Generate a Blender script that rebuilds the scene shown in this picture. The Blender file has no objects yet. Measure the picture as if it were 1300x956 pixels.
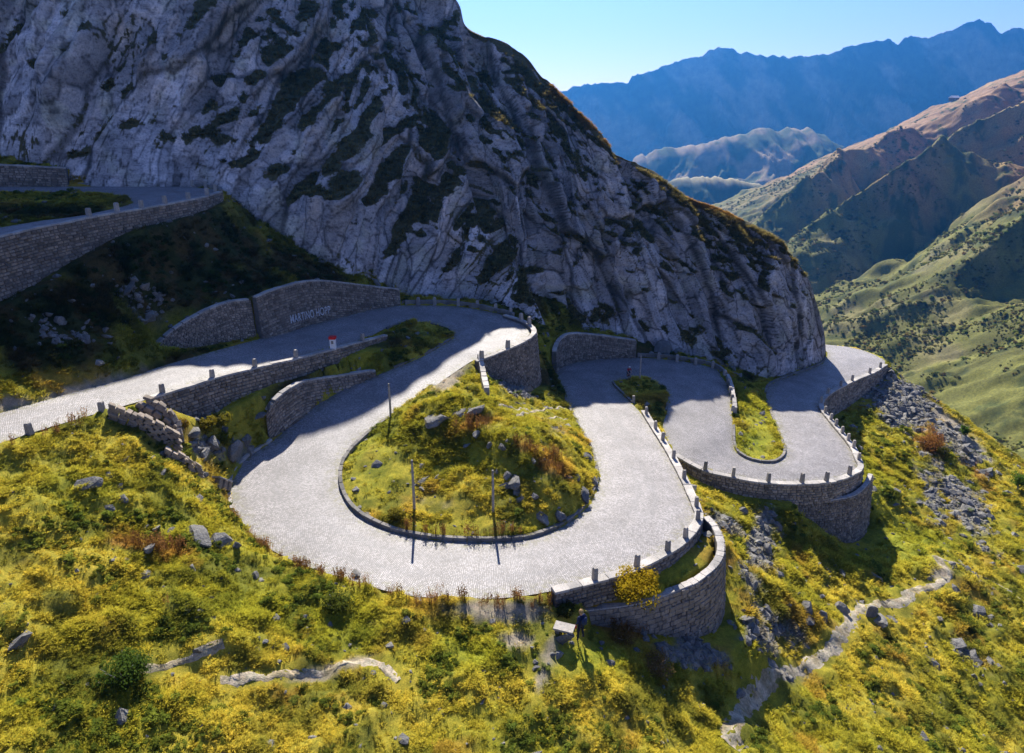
import bpy, math, random
import numpy as np
from mathutils import Vector, Matrix, Euler

# ------------------------------------------------------------------ camera, sky, sun, exposure
S = bpy.context.scene
COL = S.collection
random.seed(7)
RNG = np.random.default_rng(11)
ZC = 60.0                       # camera height; "h" below is metres under the camera
TH = math.radians(18.7)
FPX = 867.0
SUN_EL, SUN_AZ = math.radians(40.0), math.radians(-6.0)   # ahead of the camera, slightly left

cam_d = bpy.data.cameras.new('camera')
cam = bpy.data.objects.new('camera', cam_d); COL.objects.link(cam)
cam.location = (0, 0, ZC)
cam.rotation_euler = (math.pi / 2 - TH, 0, 0)
cam_d.sensor_width = 36.0
cam_d.lens = 36.0 * FPX / 1300.0
cam_d.shift_y = -45.0 / 1300.0
cam_d.clip_start = 0.5
cam_d.clip_end = 40000
S.camera = cam

W = bpy.data.worlds.new('World'); S.world = W; W.use_nodes = True
nt = W.node_tree
bg = nt.nodes['Background']
sky = nt.nodes.new('ShaderNodeTexSky'); sky.sky_type = 'NISHITA'
sky.sun_disc = False
sky.sun_elevation = SUN_EL
sky.sun_rotation = SUN_AZ
sky.altitude = 1900
sky.air_density = 1.25; sky.dust_density = 1.8; sky.ozone_density = 4.0
tn = nt.nodes.new('ShaderNodeMix'); tn.data_type = 'RGBA'; tn.blend_type = 'MULTIPLY'; tn.inputs[0].default_value = 1.0
tn.inputs[7].default_value = (0.82, 0.77, 1.12, 1)      # the clear deep blue of mountain air
nt.links.new(sky.outputs[0], tn.inputs[6]); nt.links.new(tn.outputs[2], bg.inputs[0])
bg.inputs[1].default_value = 0.062

sun_d = bpy.data.lights.new('sun', 'SUN'); sun_d.energy = 5.0; sun_d.angle = math.radians(0.5)
sun_d.color = (1.0, 0.94, 0.84)
sun = bpy.data.objects.new('sun', sun_d); COL.objects.link(sun)
SUNDIR = Vector((math.sin(SUN_AZ) * math.cos(SUN_EL), math.cos(SUN_AZ) * math.cos(SUN_EL), math.sin(SUN_EL)))
sun.rotation_euler = SUNDIR.to_track_quat('Z', 'Y').to_euler()
sun.location = (0, 200, 300)

S.view_settings.view_transform = 'Standard'
S.view_settings.look = 'None'
S.view_settings.gamma = 1.0
S.view_settings.exposure = 1.18
S.render.engine = 'CYCLES'
S.cycles.use_denoising = True
S.cycles.max_bounces = 5
S.cycles.diffuse_bounces = 3
S.cycles.glossy_bounces = 2
S.cycles.volume_bounces = 0
S.cycles.transparent_max_bounces = 6

# ------------------------------------------------------------------ helpers: pixels of the photo <-> places
CT, ST = math.cos(TH), math.sin(TH)
def tang(py):
    return math.tan(TH - math.atan((433.0 - py) / FPX))
def P(px, py, h):               # place h metres under the camera that shows at (px, py)
    t = tang(py); y = h / t; b = (433.0 - py) / FPX
    return np.array([(px - 650.0) / FPX * y / (CT + b * ST), y, ZC - h])
def D(px, py, y):               # place y metres ahead
    b = (433.0 - py) / FPX
    return np.array([(px - 650.0) / FPX * y / (CT + b * ST), y, ZC - y * tang(py)])
def proj(x, y, z):
    zz = z - ZC
    dep = y * CT - zz * ST; up = y * ST + zz * CT
    dep = np.maximum(dep, 0.1)
    return 650 + FPX * x / dep, 433 - FPX * up / dep

def spline(pts, step):          # centripetal-ish Catmull-Rom, resampled
    p = np.asarray(pts, float)
    if len(p) == 2:
        n = max(2, int(np.linalg.norm(p[1] - p[0]) / step) + 1)
        return p[0] + (p[1] - p[0]) * np.linspace(0, 1, n)[:, None]
    q = np.vstack([2 * p[0] - p[1], p, 2 * p[-1] - p[-2]])
    out = []
    for i in range(1, len(q) - 2):
        for t in np.linspace(0, 1, 16, endpoint=False):
            a, b, c, d = q[i - 1], q[i], q[i + 1], q[i + 2]
            out.append(0.5 * (2 * b + (c - a) * t + (2 * a - 5 * b + 4 * c - d) * t * t + (3 * b - a - 3 * c + d) * t ** 3))
    out.append(p[-1]); out = np.array(out)
    L = np.r_[0, np.cumsum(np.linalg.norm(np.diff(out[:, :2], axis=0), axis=1))]
    n = max(2, int(L[-1] / step) + 1)
    s = np.linspace(0, L[-1], n)
    return np.stack([np.interp(s, L, out[:, k]) for k in range(out.shape[1])], 1)
def arclen(p):
    return np.r_[0, np.cumsum(np.linalg.norm(np.diff(p[:, :2], axis=0), axis=1))]
def normals2(p, side):          # horizontal normals of a polyline; side=+1 left of travel, -1 right
    t = np.gradient(p[:, :2], axis=0)
    t /= np.maximum(np.linalg.norm(t, axis=1), 1e-9)[:, None]
    return np.stack([-t[:, 1], t[:, 0]], 1) * side

# ------------------------------------------------------------------ helpers: noise
def _h(ix, iy, s):
    n = (ix.astype(np.int64) * 374761393 + iy.astype(np.int64) * 668265263 + s * 974634777) & 0xffffffff
    n = ((n ^ (n >> 13)) * 1274126177) & 0xffffffff
    n = ((n ^ (n >> 16)) * 2246822519) & 0xffffffff
    return ((n ^ (n >> 15)) & 0xffffff) / float(0xffffff)
def vnoise(x, y, s=0):
    ix, iy = np.floor(x), np.floor(y); fx, fy = x - ix, y - iy
    u = fx ** 3 * (fx * (fx * 6 - 15) + 10); v = fy ** 3 * (fy * (fy * 6 - 15) + 10)
    a, b, c, d = _h(ix, iy, s), _h(ix + 1, iy, s), _h(ix, iy + 1, s), _h(ix + 1, iy + 1, s)
    return (a * (1 - u) + b * u) * (1 - v) + (c * (1 - u) + d * u) * v
def fbm(x, y, o=4, s=0, g=0.5):
    r = 0; a = 1; t = 0
    for k in range(o):
        r = r + a * (vnoise(x * 2 ** k + 17.3 * k, y * 2 ** k - 9.1 * k, s + k) * 2 - 1); t += a; a *= g
    return r / t
def ridged(x, y, o=4, s=0):
    r = 0; a = 1; t = 0
    for k in range(o):
        r = r + a * (1 - np.abs(vnoise(x * 2 ** k + 5.7 * k, y * 2 ** k + 3.3 * k, s + k) * 2 - 1)); t += a; a *= 0.5
    return r / t
def worley(x, y, s=0, jit=0.9, sq=False):  # F1, F2, random of the cell, offset from its centre
    ix, iy = np.floor(x), np.floor(y)
    f1 = np.full(x.shape, 9.0); f2 = np.full(x.shape, 9.0)
    cr = np.zeros(x.shape); cr2 = np.zeros(x.shape); cr3 = np.zeros(x.shape); ox = np.zeros(x.shape); oy = np.zeros(x.shape)
    for dx in (-1, 0, 1):
        for dy in (-1, 0, 1):
            jx, jy = ix + dx, iy + dy
            qx = jx + 0.5 + (_h(jx, jy, s) - 0.5) * jit - x
            qy = jy + 0.5 + (_h(jx, jy, s + 1) - 0.5) * jit - y
            d = np.maximum(np.abs(qx) + .25 * np.abs(qy), np.abs(qy) + .15 * np.abs(qx)) if sq else np.sqrt(qx * qx + qy * qy)
            m = d < f1
            f2 = np.where(m, f1, np.minimum(f2, d))
            cr = np.where(m, _h(jx, jy, s + 2), cr); cr2 = np.where(m, _h(jx, jy, s + 3), cr2); cr3 = np.where(m, _h(jx, jy, s + 4), cr3)
            ox = np.where(m, -qx, ox); oy = np.where(m, -qy, oy)
            f1 = np.where(m, d, f1)
    return f1, f2, cr, cr2, cr3, ox, oy
def sstep(a, b, x):
    t = np.clip((x - a) / (b - a), 0, 1); return t * t * (3 - 2 * t)

# ------------------------------------------------------------------ helpers: objects
def link(o, parent=None):
    COL.objects.link(o)
    if parent is not None: o.parent = parent
    return o
def tag(o, label=None, cat=None, group=None, kind=None):
    if label: o['label'] = label
    if cat: o['category'] = cat
    if group: o['group'] = group
    if kind: o['kind'] = kind
    return o
def empty(name, loc, rz=0.0):
    o = bpy.data.objects.new(name, None); o.location = tuple(loc); o.rotation_euler = (0, 0, rz)
    o.empty_display_size = 0.3
    return link(o)
def mesh(name, verts, faces, mats=(), smooth=False):
    me = bpy.data.meshes.new(name)
    verts = np.asarray(verts, np.float32)
    if isinstance(faces, np.ndarray):
        k = faces.shape[1]
        me.vertices.add(len(verts)); me.vertices.foreach_set('co', verts.ravel())
        me.loops.add(faces.size); me.loops.foreach_set('vertex_index', faces.astype(np.int32).ravel())
        me.polygons.add(len(faces)); me.polygons.foreach_set('loop_start', np.arange(0, faces.size, k, dtype=np.int32))
        me.update(calc_edges=True)
    else:
        me.from_pydata([tuple(v) for v in verts.tolist()], [], faces)
    if smooth:
        me.polygons.foreach_set('use_smooth', np.ones(len(me.polygons), bool))
    for m in (mats if isinstance(mats, (list, tuple)) else [mats]): me.materials.append(m)
    me.update()
    return me
def obj(name, me, parent=None):
    return link(bpy.data.objects.new(name, me), parent)
def grid_faces(nu, nv):          # vertex index = i*nv + j
    i, j = np.meshgrid(np.arange(nu - 1), np.arange(nv - 1), indexing='ij')
    a = (i * nv + j).ravel()
    return np.stack([a, a + nv, a + nv + 1, a + 1], 1)
def set_color(me, name, rgb):
    at = me.attributes.new(name, 'FLOAT_COLOR', 'POINT')
    c = np.ones((len(me.vertices), 4), np.float32); c[:, :3] = rgb
    at.data.foreach_set('color', c.ravel())
def set_float(me, name, v):
    at = me.attributes.new(name, 'FLOAT', 'POINT'); at.data.foreach_set('value', np.asarray(v, np.float32))
class MB:                        # collects polygons
    def __init__(s): s.v = []; s.f = []
    def add(s, vs, fs):
        o = len(s.v); s.v += [tuple(map(float, v)) for v in vs]; s.f += [tuple(i + o for i in f) for f in fs]
    def box(s, c, sz, rz=0.0, taper=1.0, bev=0.0):
        x, y, z = sz[0] / 2, sz[1] / 2, sz[2] / 2
        ca, sa = math.cos(rz), math.sin(rz)
        lv = [(-1, -1, -1, 1), (1, -1, -1, 1), (1, 1, -1, 1), (-1, 1, -1, 1), (-1, -1, 1, taper), (1, -1, 1, taper), (1, 1, 1, taper), (-1, 1, 1, taper)]
        vs = [(c[0] + (a * x * k) * ca - (b * y * k) * sa, c[1] + (a * x * k) * sa + (b * y * k) * ca, c[2] + d * z) for a, b, d, k in lv]
        s.add(vs, [(0, 3, 2, 1), (4, 5, 6, 7), (0, 1, 5, 4), (1, 2, 6, 5), (2, 3, 7, 6), (3, 0, 4, 7)])
    def tube(s, pts, r, n=8, cap=True):
        pts = [Vector(p) for p in pts]; rs = r if isinstance(r, (list, tuple)) else [r] * len(pts)
        rings = []
        for i, p in enumerate(pts):
            t = (pts[min(i + 1, len(pts) - 1)] - pts[max(i - 1, 0)]).normalized()
            a = t.orthogonal().normalized(); b = t.cross(a)
            rings.append([p + (a * math.cos(2 * math.pi * k / n) + b * math.sin(2 * math.pi * k / n)) * rs[i] for k in range(n)])
        fs = []
        for i in range(len(pts) - 1):
            for k in range(n): fs.append((i * n + k, i * n + (k + 1) % n, (i + 1) * n + (k + 1) % n, (i + 1) * n + k))
        if cap: fs += [tuple(range(n))[::-1], tuple((len(pts) - 1) * n + k for k in range(n))]
        s.add([v for r_ in rings for v in r_], fs)
    def build(s, name, m, parent=None, smooth=False):
        return obj(name, mesh(name, np.array(s.v), s.f, m, smooth), parent)

# ------------------------------------------------------------------ materials
def new_mat(name):
    m = bpy.data.materials.new(name); m.use_nodes = True
    n = m.node_tree.nodes; p = n['Principled BSDF']
    p.inputs['Roughness'].default_value = 0.85
    p.inputs['Specular IOR Level'].default_value = 0.25
    return m, m.node_tree, p
def nd(t, kind, **kw):
    n = t.nodes.new('ShaderNode' + kind)
    for k, v in kw.items():
        if k in n.inputs.keys(): n.inputs[k].default_value = v
        else: setattr(n, k, v)
    return n
def lk(t, a, b): t.links.new(a, b)
def ramp(t, fac, stops):
    r = t.nodes.new('ShaderNodeValToRGB'); e = r.color_ramp.elements
    while len(e) < len(stops): e.new(0.5)
    for el, (p, c) in zip(e, stops):
        el.position = p; el.color = (*c, 1) if len(c) == 3 else c
    lk(t, fac, r.inputs[0]); return r.outputs[0]
def mixc(t, fac, a, b, mode='MIX'):
    m = t.nodes.new('ShaderNodeMix'); m.data_type = 'RGBA'; m.blend_type = mode
    for inp, v in ((m.inputs[0], fac), (m.inputs[6], a), (m.inputs[7], b)):
        if hasattr(v, 'is_linked') or isinstance(v, bpy.types.NodeSocket): lk(t, v, inp)
        else: inp.default_value = v if not isinstance(v, tuple) else ((*v, 1) if len(v) == 3 else v)
    return m.outputs[2]
def math_n(t, op, a, b=None):
    m = t.nodes.new('ShaderNodeMath'); m.operation = op
    for inp, v in zip(m.inputs, (a, b)):
        if v is None: continue
        if isinstance(v, bpy.types.NodeSocket): lk(t, v, inp)
        else: inp.default_value = v
    return m.outputs[0]
def bump(t, p, height, strength=0.5, dist=0.05, nrm=None):
    b = t.nodes.new('ShaderNodeBump'); b.inputs['Strength'].default_value = strength; b.inputs['Distance'].default_value = dist
    lk(t, height, b.inputs['Height'])
    if nrm is not None: lk(t, nrm, b.inputs['Normal'])
    lk(t, b.outputs[0], p.inputs['Normal']); return b.outputs[0]
def noise(t, vec, scale, detail=4, rough=0.55, dist=0.0):
    n = t.nodes.new('ShaderNodeTexNoise'); n.inputs['Scale'].default_value = scale; n.inputs['Detail'].default_value = detail
    n.inputs['Roughness'].default_value = rough; n.inputs['Distortion'].default_value = dist
    if vec is not None: lk(t, vec, n.inputs['Vector'])
    return n.outputs['Fac']
def position(t): return t.nodes.new('ShaderNodeNewGeometry').outputs['Position']

def mat_ground(name='ground', fine=14.0, bstr=0.9):
    m, t, p = new_mat(name)
    a = nd(t, 'Attribute', attribute_name='tint'); pos = position(t)
    n1 = noise(t, pos, fine, 6, 0.7); n2 = noise(t, pos, 2.6, 5, 0.65); n3 = noise(t, pos, fine * 3.0, 3, 0.6)
    v = ramp(t, n1, [(0.25, (0.5, 0.5, 0.46)), (0.5, (1.05, 1.05, 1.05)), (0.75, (1.65, 1.6, 1.5))])
    c = mixc(t, 1.0, a.outputs['Color'], v, 'MULTIPLY')
    v2 = ramp(t, n2, [(0.3, (0.62, 0.7, 0.62)), (0.7, (1.32, 1.22, 1.1))])
    c = mixc(t, 1.0, c, v2, 'MULTIPLY')
    lk(t, c, p.inputs['Base Color'])
    p.inputs['Specular IOR Level'].default_value = 0.08
    bump(t, p, math_n(t, 'ADD', n1, n3), bstr, 0.12)
    return m
def mat_rock(name, c0, c1, scale=1.0, veg=None, attr=False):
    m, t, p = new_mat(name)
    pos = position(t)
    n1 = noise(t, pos, 0.9 * scale, 8, 0.68, 0.4); n2 = noise(t, pos, 7.0 * scale, 6, 0.7)
    c = ramp(t, n1, [(0.3, c0), (0.52, tuple((a + b) / 2 for a, b in zip(c0, c1))), (0.72, c1)])
    dk = ramp(t, n2, [(0.3, (0.45, 0.44, 0.44)), (0.5, (1, 1, 1)), (0.75, (1.25, 1.23, 1.2))])
    c = mixc(t, 1.0, c, dk, 'MULTIPLY')
    if attr:
        a = nd(t, 'Attribute', attribute_name='tint')
        c = mixc(t, 1.0, c, a.outputs['Color'], 'MULTIPLY')
        vg = nd(t, 'Attribute', attribute_name='veg')
        nv = noise(t, pos, 1.4, 6, 0.7)
        f = math_n(t, 'ADD', vg.outputs['Fac'], math_n(t, 'MULTIPLY', math_n(t, 'SUBTRACT', nv, 0.5), 1.2))
        f = ramp(t, f, [(0.42, (0, 0, 0)), (0.6, (1, 1, 1))])
        gcol = ramp(t, noise(t, pos, 3.0, 5, 0.7), [(0.3, (0.05, 0.052, 0.02)), (0.55, (0.11, 0.095, 0.035)), (0.75, (0.21, 0.145, 0.06))])
        c = mixc(t, f, c, gcol)
    else:
        rnd = t.nodes.new('ShaderNodeObjectInfo').outputs['Random']
        c = mixc(t, 1.0, c, ramp(t, rnd, [(0, (0.75, 0.75, 0.76)), (1, (1.2, 1.17, 1.1))]), 'MULTIPLY')
    lk(t, c, p.inputs['Base Color'])
    mp = nd(t, 'Mapping'); mp.vector_type = 'POINT'; mp.inputs['Rotation'].default_value = (0, math.radians(58), 0); mp.inputs['Scale'].default_value = (0.30, 1.0, 1.3) if attr else (1, 1, 1)
    lk(t, pos, mp.inputs[0]); n4 = noise(t, mp.outputs[0], 1.7 * scale, 8, 0.72, 0.15)
    if attr:
        st = ramp(t, n4, [(0.36, (0.55, 0.54, 0.54)), (0.46, (0.95, 0.95, 0.95)), (0.66, (1.25, 1.22, 1.18))])
        c = mixc(t, 1.0, c, st, 'MULTIPLY'); c = mixc(t, f, c, gcol); lk(t, c, p.inputs['Base Color'])
    hgt = math_n(t, 'ADD', math_n(t, 'MULTIPLY', n4, 1.0), math_n(t, 'ADD', math_n(t, 'MULTIPLY', n1, 0.9), math_n(t, 'MULTIPLY', n2, 0.5)))
    bump(t, p, hgt, 0.9, 0.35 / scale)
    return m
def mat_stone(name, c0, c1):     # masonry pieces: every stone its own tone
    m, t, p = new_mat(name)
    g = t.nodes.new('ShaderNodeNewGeometry'); pos = g.outputs['Position']
    c = ramp(t, g.outputs['Random Per Island'], [(0.0, c0), (0.5, tuple((a + b) / 2 for a, b in zip(c0, c1))), (1.0, c1)])
    rnd = t.nodes.new('ShaderNodeObjectInfo').outputs['Random']
    c = mixc(t, 1.0, c, ramp(t, rnd, [(0, (0.8, 0.8, 0.8)), (1, (1.18, 1.16, 1.12))]), 'MULTIPLY')
    n2 = noise(t, pos, 9.0, 6, 0.7); n1 = noise(t, pos, 0.6, 4, 0.6)
    c = mixc(t, 1.0, c, ramp(t, n2, [(0.3, (0.6, 0.6, 0.6)), (0.7, (1.25, 1.22, 1.18))]), 'MULTIPLY')
    c = mixc(t, 1.0, c, ramp(t, n1, [(0.35, (0.72, 0.72, 0.70)), (0.65, (1.1, 1.08, 1.05))]), 'MULTIPLY')
    lk(t, c, p.inputs['Base Color'])
    bump(t, p, n2, 0.7, 0.04)
    return m
def mat_road():
    m, t, p = new_mat('granite_setts')
    uv = nd(t, 'UVMap'); pos = position(t)
    mp = nd(t, 'Mapping'); lk(t, uv.outputs[0], mp.inputs[0])
    wob = noise(t, pos, 0.9, 2)
    wv = t.nodes.new('ShaderNodeVectorMath'); wv.operation = 'ADD'
    cmb = t.nodes.new('ShaderNodeCombineXYZ'); lk(t, math_n(t, 'MULTIPLY', wob, 0.25), cmb.inputs[0]); lk(t, math_n(t, 'MULTIPLY', wob, 0.35), cmb.inputs[1])
    lk(t, mp.outputs[0], wv.inputs[0]); lk(t, cmb.outputs[0], wv.inputs[1])
    br = nd(t, 'TexBrick'); br.offset = 0.5; br.squash = 1.0
    br.inputs['Scale'].default_value = 1.0; br.inputs['Brick Width'].default_value = 0.16; br.inputs['Row Height'].default_value = 0.125
    br.inputs['Mortar Size'].default_value = 0.016; br.inputs['Mortar Smooth'].default_value = 0.3; br.inputs['Bias'].default_value = 0.0
    br.inputs['Color1'].default_value = (0.20, 0.186, 0.182, 1); br.inputs['Color2'].default_value = (0.41, 0.383, 0.375, 1); br.inputs['Mortar'].default_value = (0.09, 0.085, 0.08, 1)
    lk(t, wv.outputs[0], br.inputs['Vector'])
    n1 = noise(t, pos, 0.35, 5, 0.6); n2 = noise(t, pos, 5.0, 5, 0.7)
    c = mixc(t, 1.0, br.outputs['Color'], ramp(t, n1, [(0.3, (0.72, 0.71, 0.70)), (0.7, (1.18, 1.17, 1.17))]), 'MULTIPLY')
    c = mixc(t, 1.0, c, ramp(t, n2, [(0.3, (0.78, 0.78, 0.78)), (0.7, (1.15, 1.15, 1.15))]), 'MULTIPLY')
    # moss and grit gather in the joints towards the verges
    e = nd(t, 'Attribute', attribute_name='edge')
    f = math_n(t, 'MULTIPLY', e.outputs['Fac'], ramp(t, noise(t, pos, 2.2, 6, 0.75), [(0.47, (0, 0, 0)), (0.62, (1, 1, 1))]))
    c = mixc(t, f, c, (0.13, 0.12, 0.035, 1))
    # two faint darker wheel tracks, uneven along their length
    w = nd(t, 'Attribute', attribute_name='track')
    c = mixc(t, math_n(t, 'MULTIPLY', w.outputs['Fac'], 0.5), c, (0.15, 0.145, 0.145, 1))
    lk(t, c, p.inputs['Base Color'])
    p.inputs['Roughness'].default_value = 0.62; p.inputs['Specular IOR Level'].default_value = 0.5
    bump(t, p, math_n(t, 'ADD', math_n(t, 'SUBTRACT', 1.0, br.outputs['Fac']), math_n(t, 'MULTIPLY', n2, 0.6)), 0.6, 0.02)
    return m
def mat_plain(name, col, rough=0.7, var=0.25, scale=6.0, spec=0.25, metal=0.0):
    m, t, p = new_mat(name)
    n = noise(t, nd(t, 'TexCoord').outputs['Object'], scale, 5, 0.65)
    c = mixc(t, 1.0, (*col, 1), ramp(t, n, [(0.3, (1 - var,) * 3), (0.7, (1 + var,) * 3)]), 'MULTIPLY')
    lk(t, c, p.inputs['Base Color']); p.inputs['Roughness'].default_value = rough
    p.inputs['Specular IOR Level'].default_value = spec; p.inputs['Metallic'].default_value = metal
    bump(t, p, n, 0.3, 0.01)
    return m
def mat_leaf(name, col=None, transl=0.4, inst=True):
    m, t, p = new_mat(name)
    oi = t.nodes.new('ShaderNodeObjectInfo')
    if inst:
        a = nd(t, 'Attribute', attribute_name='tint'); a.attribute_type = 'INSTANCER'; c = a.outputs['Color']
    else:
        c = nd(t, 'RGB').outputs[0]; c.default_value = (*col, 1)
    g = t.nodes.new('ShaderNodeNewGeometry')
    c = mixc(t, 1.0, c, ramp(t, g.outputs['Random Per Island'], [(0, (0.72, 0.76, 0.7)), (0.6, (1.0, 1.0, 0.95)), (1, (1.32, 1.25, 1.15))]), 'MULTIPLY')
    c = mixc(t, 1.0, c, ramp(t, oi.outputs['Random'], [(0, (0.85, 0.9, 0.85)), (1, (1.15, 1.1, 1.05))]), 'MULTIPLY')
    nm = nd(t, 'VectorMath', operation='ADD'); sc = nd(t, 'VectorMath', operation='SCALE'); sc.inputs['Scale'].default_value = 0.45
    lk(t, g.outputs['Normal'], sc.inputs[0]); lk(t, sc.outputs[0], nm.inputs[0]); nm.inputs[1].default_value = (0, 0, 1)
    nn = nd(t, 'VectorMath', operation='NORMALIZE'); lk(t, nm.outputs[0], nn.inputs[0])
    d = nd(t, 'BsdfDiffuse'); lk(t, nn.outputs[0], d.inputs['Normal']); tr = nd(t, 'BsdfTranslucent'); mx = nd(t, 'MixShader'); mx.inputs[0].default_value = transl
    lk(t, c, d.inputs[0]); lk(t, c, tr.inputs[0]); lk(t, d.outputs[0], mx.inputs[1]); lk(t, tr.outputs[0], mx.inputs[2])
    lk(t, mx.outputs[0], t.nodes['Material Output'].inputs[0]); t.nodes.remove(p)
    return m

M = {}
M['ground'] = mat_ground()
M['cliff'] = mat_rock('cliff_rock', (0.33, 0.315, 0.31), (0.60, 0.57, 0.55), 0.55, attr=True)
M['rock'] = mat_rock('boulder_rock', (0.13, 0.13, 0.126), (0.30, 0.29, 0.27), 1.6)
M['stone'] = mat_stone('wall_stone', (0.17, 0.145, 0.125), (0.42, 0.36, 0.30))
M['core'] = mat_plain('wall_mortar', (0.13, 0.12, 0.11), 0.95, 0.3, 3.0)
M['coping'] = mat_stone('coping_granite', (0.36, 0.35, 0.34), (0.52, 0.50, 0.48))
M['kerb'] = mat_stone('kerb_granite', (0.16, 0.155, 0.15), (0.28, 0.27, 0.255))
M['post'] = mat_stone('guard_granite', (0.30, 0.285, 0.27), (0.42, 0.40, 0.38))
M['road'] = mat_road()
M['leaf'] = mat_leaf('foliage', transl=0.3)
M['path'] = mat_ground('path_gravel', 5.0, 0.8)
M['white'] = mat_plain('white_paint', (0.75, 0.75, 0.74), 0.6, 0.15)
M['red'] = mat_plain('red_paint', (0.62, 0.02, 0.025), 0.5, 0.15)
M['pole'] = mat_plain('weathered_pole_wood', (0.34, 0.31, 0.28), 0.85, 0.35, 4.0)
M['chalk'] = mat_plain('white_wall_paint', (0.52, 0.52, 0.52), 0.8, 0.5, 5.0)

# ------------------------------------------------------------------ the roads, from their two edges
LOWER = [  # left edge (px, py, h)        right edge, travelling down the valley
 ((-420, 640, 18.9), (-420, 720, 19.0)), ((-220, 588, 20.2), (-220, 640, 20.3)),
 ((0, 524.6, 21.3), (0, 562.6, 21.4)), ((90, 499, 21.9), (100, 531.5, 22.0)), ((162, 479, 22.5), (193, 505, 22.6)),
 ((232, 457, 23.1), (269, 481, 23.3)), ((337, 428, 24.3), (352, 461, 24.4)), ((428, 403.6, 25.2), (421, 443, 25.1)),
 ((479, 391.5, 25.8), (461, 431, 25.6)), ((508, 388, 26.1), (490, 417, 26.1)), ((540, 387.5, 26.4), (510, 411, 26.4)),
 ((582, 389, 26.6), (540, 410.5, 26.6)), ((627, 397, 26.8), (562, 414.5, 26.8)), ((663, 408, 27.0), (574, 420, 27.0)),
 ((674, 420, 27.15), (578, 425, 27.1)), ((660, 434, 27.3), (573, 431, 27.25)), ((632, 446, 27.5), (555, 442, 27.5)),
 ((600, 458, 27.9), (530, 455, 27.8)), ((551, 491, 28.7), (480, 476, 28.5)), ((520, 513, 29.2), (443, 490, 29.0)),
 ((480, 540, 29.8), (393, 520, 29.6)), ((455, 560, 30.2), (351, 556, 30.2)), ((437, 580, 30.5), (310, 585, 30.7)),
 ((430, 600, 30.8), (294, 612, 31.1)), ((432, 622, 31.1), (298, 648, 31.4)), ((445, 645, 31.4), (330, 688, 31.7)),
 ((470, 663, 31.7), (385, 717, 31.9)), ((510, 678, 31.9), (450, 738, 32.0)), ((560, 686, 32.1), (520, 756, 32.1)),
 ((620, 688, 32.3), (620, 760, 32.3)), ((670, 684, 32.5), (702, 750, 32.5)), ((710, 670, 32.8), (800, 724, 32.9)),
 ((740, 648, 33.2), (860, 692, 33.3)), ((757, 620, 33.7), (884, 658, 33.6)), ((760, 600, 34.0), (881, 640, 33.8)),
 ((752, 570, 34.5), (864, 605, 34.2)), ((735, 540, 35.0), (845, 570, 34.6)), ((723, 515, 35.4), (826, 540, 35.0)),
 ((712, 490, 35.8), (802, 512, 35.5)), ((705, 472, 36.1), (778, 488, 35.9)), ((722, 461.5, 36.3), (785, 484, 36.1)),
 ((766, 455, 36.6), (801, 482, 36.3)), ((806, 454, 36.8), (817, 482, 36.5)), ((845, 456, 37.0), (832, 486, 36.7)),
 ((880, 461, 37.15), (846, 494, 36.9)), ((908, 468, 37.35), (849.5, 504, 37.05)), ((921, 483, 37.6), (847, 522, 37.2)),
 ((927, 505, 37.95), (842, 545, 37.5)), ((930, 535, 38.35), (858, 578, 37.9)), ((931, 563, 38.8), (893, 597, 38.5)),
 ((938, 577, 39.0), (930, 606, 38.9)), ((959, 586, 39.3), (973, 613, 39.3)), ((982, 587.5, 39.6), (1017, 614, 39.7)),
 ((994, 581, 39.8), (1060, 610, 40.1)), ((997, 572, 39.95), (1091, 596, 40.6)), ((989, 548, 40.5), (1080, 565, 41.1)),
 ((977, 517, 41.2), (1052, 531, 41.7)), ((973, 502, 41.6), (1042, 515, 42.0)), ((979, 488, 42.0), (1052, 500, 42.35)),
 ((1008, 476, 42.5), (1082, 484, 42.8)), ((1040, 464, 42.8), (1110, 472, 43.2)), ((1050, 452, 43.2), (1123, 463, 43.4)),
 ((1046, 444, 43.6), (1118, 454, 43.6)), ((1020, 438, 44.0), (1085, 442, 43.9)), ((960, 432, 44.4), (1040, 436.5, 44.2))]
UPPER = [
 ((-330, 237, 8.6), (-330, 243, 8.7)), ((-200, 237, 8.8), (-200, 243.5, 8.9)), ((0, 237, 9.2), (0, 244.3, 9.3)), ((100, 236.8, 9.4), (101, 247.5, 9.5)),
 ((190, 236, 9.6), (142, 250.5, 9.65)), ((240, 237, 9.7), (160, 253, 9.75)), ((268, 240, 9.85), (166, 256, 9.85)),
 ((277, 244.6, 10.0), (164, 259.5, 9.95)), ((238, 255, 10.1), (150, 263.6, 10.05)), ((178, 266, 10.2), (101, 274, 10.2)),
 ((110, 277.5, 10.3), (51, 280.5, 10.3)), ((40, 291, 10.35), (0, 289, 10.4)), ((0, 300.5, 10.4), (-60, 300, 10.5)),
 ((-100, 325, 10.6), (-170, 322, 10.7))]
def road_edges(pairs, step=0.3):
    L = np.array([P(*a) for a, b in pairs]); R = np.array([P(*b) for a, b in pairs])
    both = spline(np.hstack([(L + R) / 2, (L - R) / 2]), step)
    return both[:, :3] + both[:, 3:], both[:, :3] - both[:, 3:]
ROADS = [road_edges(LOWER), road_edges(UPPER)]

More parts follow.
